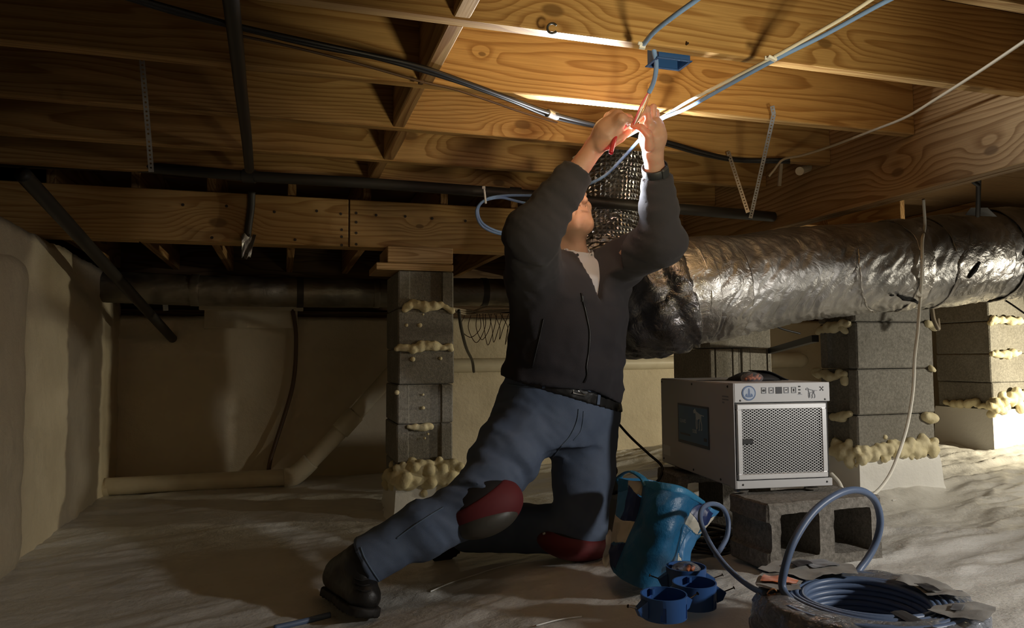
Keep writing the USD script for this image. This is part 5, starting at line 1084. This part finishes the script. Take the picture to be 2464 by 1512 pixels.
bcl = thing('black_cord_coil', 'black coiled cord on the ground, between the blue bag and the front concrete block', 'cord', P(1705, 1330, 2.2))
cc = onZ(1702, 1328, floor_z(1.15, 1.9) - 0.01)
for k in range(6):
    a = np.linspace(0, 2 * np.pi, 40); r = 0.075 - 0.005 * (k % 3)
    put(bcl, 'cord_turn', tube(cc + np.stack([r * np.cos(a) + 0.004 * k, 0.8 * r * np.sin(a), 0.008 + 0.011 * k + 0.006 * np.sin(2 * a + k)], 1), 0.0058, 8), M['black_sheath'], True)

# ---------------------------------------------------------------- blue shopping bag
M['bag_teal'] = mat('teal_woven_plastic', (0.014, 0.125, 0.27), 0.35, bump=(26, 0.5, 0.01))
M['bag_teal_light'] = mat('light_teal_hem', (0.03, 0.20, 0.38), 0.35, bump=(26, 0.5, 0.01))
M['bag_navy'] = mat('navy_patch', (0.012, 0.028, 0.11), 0.4); M['bag_cream'] = mat('cream_patch', (0.55, 0.52, 0.43), 0.45); M['bag_sky'] = mat('sky_patch', (0.05, 0.20, 0.42), 0.4)
zb = floor_z(0.95, 1.85) - 0.01; ZB = 2.02
bg = thing('shopping_bag', 'crumpled blue shopping bag with white and navy patches, standing beside the planted knee', 'bag', onZ(1560, 1405, zb))
front = {0: [(1476, 1378), (1505, 1400), (1560, 1420), (1622, 1408)], 1: [(1508, 1300), (1545, 1318), (1600, 1312), (1640, 1288)], 2: [(1536, 1232), (1575, 1236), (1630, 1240), (1664, 1228)], 3: [(1549, 1158), (1590, 1162), (1645, 1174), (1696, 1208)]}
zz = {0: [1.98, 1.93, 1.90, 1.95], 1: [2.0, 1.93, 1.91, 2.0], 2: [2.02, 1.94, 1.93, 2.02], 3: [2.05, 1.99, 1.98, 2.06]}
C = np.array([[P(x, y, z) for (x, y), z in zip(front[k], zz[k])] for k in range(4)])
def sheet(Cg, nu=26, nv=26, amp=0.006, seed=1):
    rows = np.array([spline(r, 60)[np.linspace(0, (len(r) - 1) * 60, nu).round().astype(int)] for r in Cg]); cols = np.array([spline(rows[:, i], 60)[np.linspace(0, (len(Cg) - 1) * 60, nv).round().astype(int)] for i in range(nu)])
    p = cols.reshape(-1, 3); i, j = np.meshgrid(np.arange(nu - 1), np.arange(nv - 1), indexing='ij'); q = np.stack([i * nv + j, (i + 1) * nv + j, (i + 1) * nv + j + 1, i * nv + j + 1], -1).reshape(-1, 4)
    m = trimesh.Trimesh(p, np.vstack([q[:, [0, 1, 2]], q[:, [0, 2, 3]]]), process=False); n = m.vertex_normals
    edge = np.minimum.reduce([np.repeat(np.linspace(0, 1, nu), nv), np.repeat(np.linspace(1, 0, nu), nv), np.tile(np.linspace(0, 1, nv), nu), np.tile(np.linspace(1, 0, nv), nu)])
    m.vertices = p + n * (1.6 * amp * crease(p, 13, seed) * np.minimum(1, edge * 8))[:, None]; return m
put(bg, 'front_panel', thick(sheet(C), 0.002), M['bag_teal'], True)
hem = np.array([C[3] * 0.75 + C[2] * 0.25 - CF * 0.006, C[3] * 0.9 + C[2] * 0.1 - CF * 0.007, C[3] - CF * 0.004 + CU * 0.002]); put(bg, 'top_hem', thick(sheet(hem, 26, 6, 0.002), 0.002), M['bag_teal_light'], True)
left = {0: [(1467, 1340), (1468, 1360), (1476, 1378)], 1: [(1472, 1286), (1488, 1298), (1508, 1300)], 2: [(1484, 1212), (1508, 1230), (1536, 1232)], 3: [(1488, 1150), (1518, 1157), (1549, 1158)]}
zl_ = {0: [2.06, 2.02, 1.98], 1: [2.08, 2.04, 2.0], 2: [2.10, 2.06, 2.02], 3: [2.14, 2.09, 2.05]}
CL = np.array([[P(x, y, z) for (x, y), z in zip(left[k], zl_[k])] for k in range(4)])
right = {0: [(1622, 1408), (1645, 1392), (1655, 1372)], 1: [(1640, 1288), (1662, 1312), (1672, 1300)], 2: [(1664, 1228), (1688, 1262), (1712, 1256)], 3: [(1696, 1208), (1714, 1224), (1731, 1232)]}
zr_ = {0: [1.95, 1.98, 2.0], 1: [2.0, 2.02, 2.04], 2: [2.02, 2.03, 2.05], 3: [2.06, 2.06, 2.08]}
CRt = np.array([[P(x, y, z) for (x, y), z in zip(right[k], zr_[k])] for k in range(4)])
def patched(parent, name, Cg, poly_mats, seed):
    """A gusset whose printed patches are pieces of the same sheet, cut along its mesh."""
    m = sheet(Cg, 61, 101, 0.005, seed); v, f = tri(m); ij = np.stack(np.meshgrid(np.linspace(0, 1, 61), np.linspace(0, 1, 101), indexing='ij'), -1).reshape(-1, 2); c = ij[f].mean(1)
    left_ = np.ones(len(f), bool)
    def pieces(sel, mm):
        g = f[sel]; lab = trimesh.graph.connected_component_labels(np.vstack([g[:, [0, 1]], g[:, [1, 2]]]), node_count=len(v))[g[:, 0]]
        for k in np.unique(lab):
            if (lab == k).sum() > 60: put(parent, name, thick(trimesh.Trimesh(v, g[lab == k], process=False), 0.002), M[mm], True)
    for poly, mm in poly_mats:
        pg = Polygon(poly); sel = np.array([pg.contains(Point(*q)) for q in c]) & left_; left_ &= ~sel
        if sel.any(): pieces(sel, mm)
    if left_.any(): pieces(left_, 'bag_teal')
patched(bg, 'side_patch', CL, [([(0.4, 0.55), (1, 0.55), (1, 0.82), (0.45, 0.95)], 'bag_navy'), ([(0.3, 0.28), (1, 0.30), (1, 0.55), (0.35, 0.55)], 'bag_cream'), ([(0, 0.55), (0.4, 0.55), (0.45, 0.9), (0, 0.8)], 'bag_sky'), ([(0, 0), (1, 0), (1, 0.3), (0, 0.2)], 'bag_navy'), ([(0, 0.2), (0.3, 0.28), (0.35, 0.55), (0, 0.55)], 'bag_cream'), ([(0.45, 0.9), (1, 0.84), (1, 1), (0.4, 1)], 'bag_cream')], 3)
patched(bg, 'side_patch', CRt, [([(0, 0.62), (0.75, 0.66), (0.7, 0.92), (0, 0.95)], 'bag_navy'), ([(0, 0.45), (0.5, 0.5), (0.45, 0.64), (0, 0.62)], 'bag_cream'), ([(0.5, 0.5), (1, 0.6), (1, 0.85), (0.75, 0.8)], 'bag_cream'), ([(0, 0.2), (0.2, 0.45), (0.6, 0.5), (0.8, 0.2), (0.4, 0.05)], 'bag_sky'), ([(0, 0), (0.5, 0), (0.2, 0.25), (0, 0.2)], 'bag_cream'), ([(0.4, 0.86), (1, 0.8), (1, 1), (0.4, 1)], 'bag_sky')], 5)
back = np.array([CRt[k][::-1][:1].tolist() + [((CRt[k][-1] + CL[k][0]) / 2 + CF * 0.16).tolist()] + [CL[k][0].tolist()] for k in range(4)]); put(bg, 'back_panel', thick(sheet(back, 20, 20, 0.005, 9), 0.002), M['bag_teal'], True)
put(bg, 'bag_bottom', hull(np.vstack([C[0], CL[0][:1], CRt[0][-1:], back[0][1:2], (C[0] + [0, 0, 0.01])])), M['bag_teal'], False)
put(bg, 'handle', tube(spline([P(1556, 1170, 2.03), P(1545, 1150, 2.06), P(1515, 1135, 2.12), P(1490, 1150, 2.2), P(1500, 1172, 2.2)], 8), 0.011, 6, 0.25), M['bag_teal_light'], True)
solo('torn_wrapper', thick(grid_mesh(np.linspace(0, 1, 8), np.linspace(0, 1, 16), lambda u, v: P(1462, 1285, 2.14) + (u * 0.03)[..., None] * CR + (-v * 0.075 + 0.01 * np.sin(7 * u + 3 * v))[..., None] * CU + (0.012 * np.sin(9 * v + 5 * u) - 0.03 * v)[..., None] * CF - (v * 0.018)[..., None] * CR), 0.001), M['white_clip'], 'scrap of torn pale wrapper between the knee pad and the blue bag', 'wrapper', True)
# grey tub with a black bag in it, behind the planted knee
M['grey_tub'] = mat('grey_tub_plastic', (0.16, 0.175, 0.19), 0.45)
tb0 = onZ(1432, 1290, floor_z(1.0, 2.35) - 0.015); tb0 = P(1432, 1290, 2.76); tb0[2] = floor_z(tb0[0], tb0[1]) - 0.012; htb = P(1480, 1190, 2.70)[2] - tb0[2]
tub = thing('tool_tub', 'grey plastic tub standing behind the planted knee', 'tub', tb0)
rt = 0.115
put(tub, 'tub_wall', lathe([(0, 0.0), (rt * 0.82, 0), (rt, htb), (rt - 0.004, htb), (rt * 0.80, 0.006), (0, 0.006)], tb0, (0, 0, 1), 40), M['grey_tub'], 40)
put(tub, 'tub_rim', lathe([(rt - 0.002, htb - 0.014), (rt + 0.008, htb - 0.012), (rt + 0.008, htb), (rt - 0.002, htb + 0.003)], tb0, (0, 0, 1), 40), M['grey_tub'], 40)
kb = tb0 + [0.0, 0, htb + 0.02]
solo('black_tool_bag', sdfmesh(lambda p: smin(ell(p, kb, np.eye(3), (0.092, 0.085, 0.05)), cone(p, kb + [-0.03, 0, 0.02], kb + [0.06, -0.03, 0.055], 0.03, 0.018), 0.02) - 0.005 * crease(p, 16, 8), [kb], 0.13, 0.009, 2), M['pad_black'], 'black cloth bag stuffed in the grey tub behind the planted knee', 'bag', True)

# ---------------------------------------------------------------- round blue ceiling boxes with nails
def round_box(px, py, rim_y, Z, label, yaw, r=0.047):
    z0 = 0.0; c = P(px, py, Z); base = c.copy(); top = P(px, rim_y, Z)[2]; h = top - base[2]
    fz_ = floor_z(base[0], base[1]) - 0.012
    t = thing('round_box', label, 'electrical box', base, group=None)
    m = m3.Manifold.cylinder(h, r * 0.97, r, 48) - m3.Manifold.cylinder(h, r * 0.97 - 0.0028, r - 0.0028, 48).translate((0, 0, 0.003))
    for k in range(5):
        a = yaw + 0.35 + k * 1.25; m = m - m3.Manifold.cube((0.006, 0.02, h * 0.62), True).rotate((0, 0, math.degrees(a) - 90)).translate((math.cos(a) * r, math.sin(a) * r, h * 0.36))
    for k in range(4):
        a = yaw + 0.9 + k * 1.57; m = m - m3.Manifold.cube((0.011, 0.02, 0.014), True).rotate((0, 0, math.degrees(a) - 90)).translate((math.cos(a) * r, math.sin(a) * r, 0.010))
    v, f = tri(m); put(t, 'box_shell', trimesh.Trimesh(v + base, f, process=False), M['blue_box'], 30)
    core = m3.Manifold.cylinder(h * 0.9, r * 0.94, r * 0.965, 48) - m3.Manifold.cylinder(h, r * 0.92, r * 0.94, 48).translate((0, 0, 0.002))
    v, f = tri(core); put(t, 'inner_wall', trimesh.Trimesh(v + base, f, process=False), M['blue_dark'], 30)
    for s in (0, math.pi):
        d = np.array([math.cos(yaw + s), math.sin(yaw + s), 0]); o = np.cross([0, 0, 1], d); a = base + d * (r - 0.001) + [0, 0, h * 0.55]
        br = put(t, 'nail_bracket', hull([a + o * 0.010 + [0, 0, 0.014], a - o * 0.010 + [0, 0, 0.014], a + o * 0.010 - [0, 0, 0.020], a - o * 0.010 - [0, 0, 0.020], a + d * 0.022 + o * 0.006, a + d * 0.022 - o * 0.006, a + d * 0.014 + o * 0.006 - [0, 0, 0.016], a + d * 0.014 - o * 0.006 - [0, 0, 0.016]]), M['blue_box'], False)
        e = a + d * 0.018; nl = put(br, 'nail', [cyl(e, e + d * 0.022 + [0, 0, 0.008], 0.0014, 8), cyl(e + d * 0.022 + [0, 0, 0.008], e + d * 0.0235 + [0, 0, 0.0086], 0.0035, 10)], M['nail'], False)
    ear = base + np.array([math.cos(yaw + 1.57), math.sin(yaw + 1.57), 0]) * (r - 0.008) + [0, 0, h - 0.012]
    put(t, 'screw_boss', cyl(ear, ear + [0, 0, 0.011], 0.005, 12), M['blue_box'], 30)
    return t, c, h
M['blue_dark'] = mat('blue_box_inner', (0.02, 0.085, 0.34), 0.5)
round_box(1598, 1484, 1430, 1.50, 'nearest of the three round blue boxes on the ground', 0.15)
round_box(1672, 1458, 1402, 1.60, 'middle of the three round blue boxes, touching the nearest one', -0.25)
_, c3, h3 = round_box(1652, 1430, 1364, 1.76, 'rearmost of the three round blue boxes, holding a small bag', -0.30)
fb_ = thing('bag_of_fittings', 'small clear bag of copper fittings inside the rearmost blue box', 'bag', c3 + [0, 0, h3 * 0.8])
put(fb_, 'bag_film', sdfmesh(lambda p: ell(p, c3 + [0, 0, h3 * 0.86], np.eye(3), (0.033, 0.032, 0.016)) - 0.003 * crease(p, 40, 5), [c3 + [0, 0, h3 * 0.86]], 0.05, 0.005, 1), M['clear_bag'], True)
for k in range(5): put(fb_, 'fitting', cyl(c3 + [0.004 * k - 0.002, 0.006 * (k % 3) - 0.008, h3 * 0.86], c3 + [0.004 * k + 0.008, 0.006 * (k % 3), h3 * 0.92], 0.0045, 8), M['orange'], True)

# ---------------------------------------------------------------- coil of blue-grey cable in torn clear film
cz = floor_z(1.0, 1.1) - 0.01; CC = P(2085, 1512, 1.45); CC[2] = cz + 0.0
ctop = P(2085, 1395, 1.55)[2]
co = thing('cable_coil', 'coil of blue-grey cable in torn clear film at the lower right, one loop sprung upward', 'cable coil', CC)
Ro, Ri, HH = 0.192, 0.110, 0.092
tr_ = []
for k in range(9):
    z = 0.006 + 0.0112 * k
    for j in range(7 if k < 8 else 6):
        if 0 < j < 6 and 0 < k < 8: continue
        rr_ = Ri + 0.006 + (Ro - Ri - 0.012) * j / 6; a = np.linspace(0, 2 * np.pi, 73)
        w = 0.0018 * np.sin(3 * a + 2.1 * k + j); tr_.append(CC + np.stack([(rr_ + w) * np.cos(a), (rr_ + w) * np.sin(a), z + 0.002 * np.sin(2 * a + j)], 1))
for q in tr_: put(co, 'cable_turn', tube(q, 0.0066, 7, 1.0, False), M['blue_grey_sheath'], True)
put(co, 'sprung_loop', cable([CC + [-0.145, 0.02, 0.09], P(1884, 1418, 1.47), P(1888, 1370, 1.48), P(1912, 1300, 1.50), P(1960, 1230, 1.54), P(2020, 1188, 1.58), P(2070, 1181, 1.62), P(2105, 1205, 1.66), P(2118, 1255, 1.68), P(2106, 1310, 1.68), P(2075, 1362, 1.66), P(2035, 1395, 1.63), CC + [-0.02, 0.175, 0.095]], 0.0078, 12, 12), M['blue_grey_sheath'], True, label='thick cable loop standing up out of the coil')
put(co, 'loose_end', cable([P(1842, 1428, 1.48), P(1815, 1418, 1.55), P(1778, 1392, 1.63), P(1738, 1352, 1.70), P(1705, 1302, 1.76), P(1686, 1255, 1.80), P(1690, 1225, 1.84), P(1712, 1213, 1.88), P(1738, 1222, 1.91), P(1752, 1252, 1.92), P(1750, 1290, 1.90), P(1735, 1320, 1.87), P(1722, 1338, 1.84)], 0.0062, 10, 10), M['blue_grey_sheath'], True, label='thinner loose cable end looping to the left')
def film(u, v):
    a = u * 2 * np.pi; b = v; prof_r = np.interp(b, [0, 0.25, 0.5, 0.75, 1], [Ro + 0.012, Ro + 0.014, Ro + 0.002, (Ro + Ri) / 2, Ri + 0.01]); prof_z = np.interp(b, [0, 0.25, 0.5, 0.75, 1], [0.004, 0.06, HH + 0.006, HH + 0.012, HH + 0.004])
    p = np.stack([prof_r * np.cos(a), prof_r * np.sin(a), prof_z], -1); n = meshkit.fbm(p * 28, 3, 4); m_ = meshkit.fbm(p * 9, 3, 6)
    k = 1 + 0.16 * (n - 0.4) + 0.20 * np.maximum(m_ - 0.5, 0) * (np.cos(a) > 0.2); return CC + p * np.stack([k, k, 1 + 0.10 * (n - 0.5)], -1)
put(co, 'clear_film', thick(grid_mesh(np.linspace(0.0, 0.985, 130), np.linspace(0, 1, 26), film), 0.0008), M['clear_bag'], True, label='torn crinkled clear film')
M['paper'] = mat('printed_paper', (0.30, 0.29, 0.27), 0.6, bump=(30, 0.4, 0.004))
def paper(name, a0, a1, r0, r1, m_, dz=0.004, parent=None, wob=0.022):
    return put(parent or co, name, thick(grid_mesh(np.linspace(a0, a1, 16), np.linspace(r0, r1, 10), lambda a, r: CC + np.stack([r * np.cos(a), r * np.sin(a), HH + 0.010 + dz + wob * (meshkit.fbm(np.stack([r * np.cos(a) * 22, r * np.sin(a) * 22, 0 * a], -1), 3, 9) - 0.3)], -1)), 0.0008), m_, True)
pp1 = paper('paper_label', 0.95, 2.05, 0.105, 0.225, M['paper']); paper('paper_print', 1.15, 1.55, 0.155, 0.205, M['grey_ink'], 0.007, pp1)
paper('paper_label', -0.55, 0.30, 0.110, 0.185, M['paper'], 0.006); pp2 = paper('paper_label', -1.30, -0.85, 0.12, 0.215, M['paper']); paper('paper_print', -1.15, -1.0, 0.150, 0.170, M['grey_ink'], 0.007, pp2)
paper('paper_label', 2.15, 2.7, 0.120, 0.205, M['paper']); paper('orange_mark', 2.25, 2.5, 0.125, 0.195, M['orange'], 0.009)
paper('black_label', -0.45, -0.05, 0.115, 0.140, M['ink'], 0.011); paper('black_label', 1.5, 1.75, 0.165, 0.19, M['ink'], 0.012)
put(co, 'black_strap', tube(np.array([CC + [(Ri - 0.01 + 0) * math.cos(-1.75), (Ri - 0.01) * math.sin(-1.75), HH + 0.012], CC + [(Ro + 0.014) * math.cos(-1.72), (Ro + 0.014) * math.sin(-1.72), HH + 0.008], CC + [(Ro + 0.022) * math.cos(-1.70), (Ro + 0.022) * math.sin(-1.70), 0.03]]), 0.016, 6, 0.15), M['ink'], False)
put(co, 'copper_end', [cable([P(1846, 1430, 1.475), P(1852, 1422, 1.472), P(1862, 1418, 1.47), P(1870, 1424, 1.468)], 0.0016, 6), cable([P(1846, 1432, 1.475), P(1856, 1434, 1.472), P(1866, 1430, 1.468)], 0.002, 6)], M['copper'], True)
# odds and ends on the ground sheet
def on_floor(pts, lift=0.004):
    out = []
    for x, y in spline(np.array([(a, b, 0) for a, b in pts], float), 10)[:, :2]:
        z = 0.0
        for _ in range(6): q = onZ(x, y, z); z = floor_z(q[0], q[1]) + float(fold(np.array(q[0]), np.array(q[1]))) + lift
        out.append(q)
    return np.array(out)
solo('white_line', tube(on_floor(((1036, 1424), (1080, 1405), (1140, 1385), (1200, 1366), (1260, 1354), (1330, 1346))), 0.0022, 6), M['white_clip'], 'thin white line along a wrinkle of the ground sheet below the knee', 'string', True)  # white tube standing for a wrinkle in the sheet
solo('white_line', tube(on_floor(((1290, 1506), (1345, 1492), (1400, 1484))), 0.0018, 6), M['white_clip'], 'short faint white string at the very bottom of the ground sheet', 'string', True)
solo('cable_scrap', tube(on_floor(((660, 1512), (715, 1500), (770, 1486), (795, 1480)), 0.007), 0.008, 10), M['blue_grey_sheath'], 'offcut of blue-grey cable at the bottom edge, below the boot', 'cable', True)
solo('white_chip', cbox(on_floor(((2150, 1205), (2160, 1203)))[0] - [0.008, 0.004, 0.002], on_floor(((2150, 1205), (2160, 1203)))[0] + [0.012, 0.004, 0.003]), M['white_clip'], 'tiny white chip on the lit ground sheet at the right', 'scrap', False)
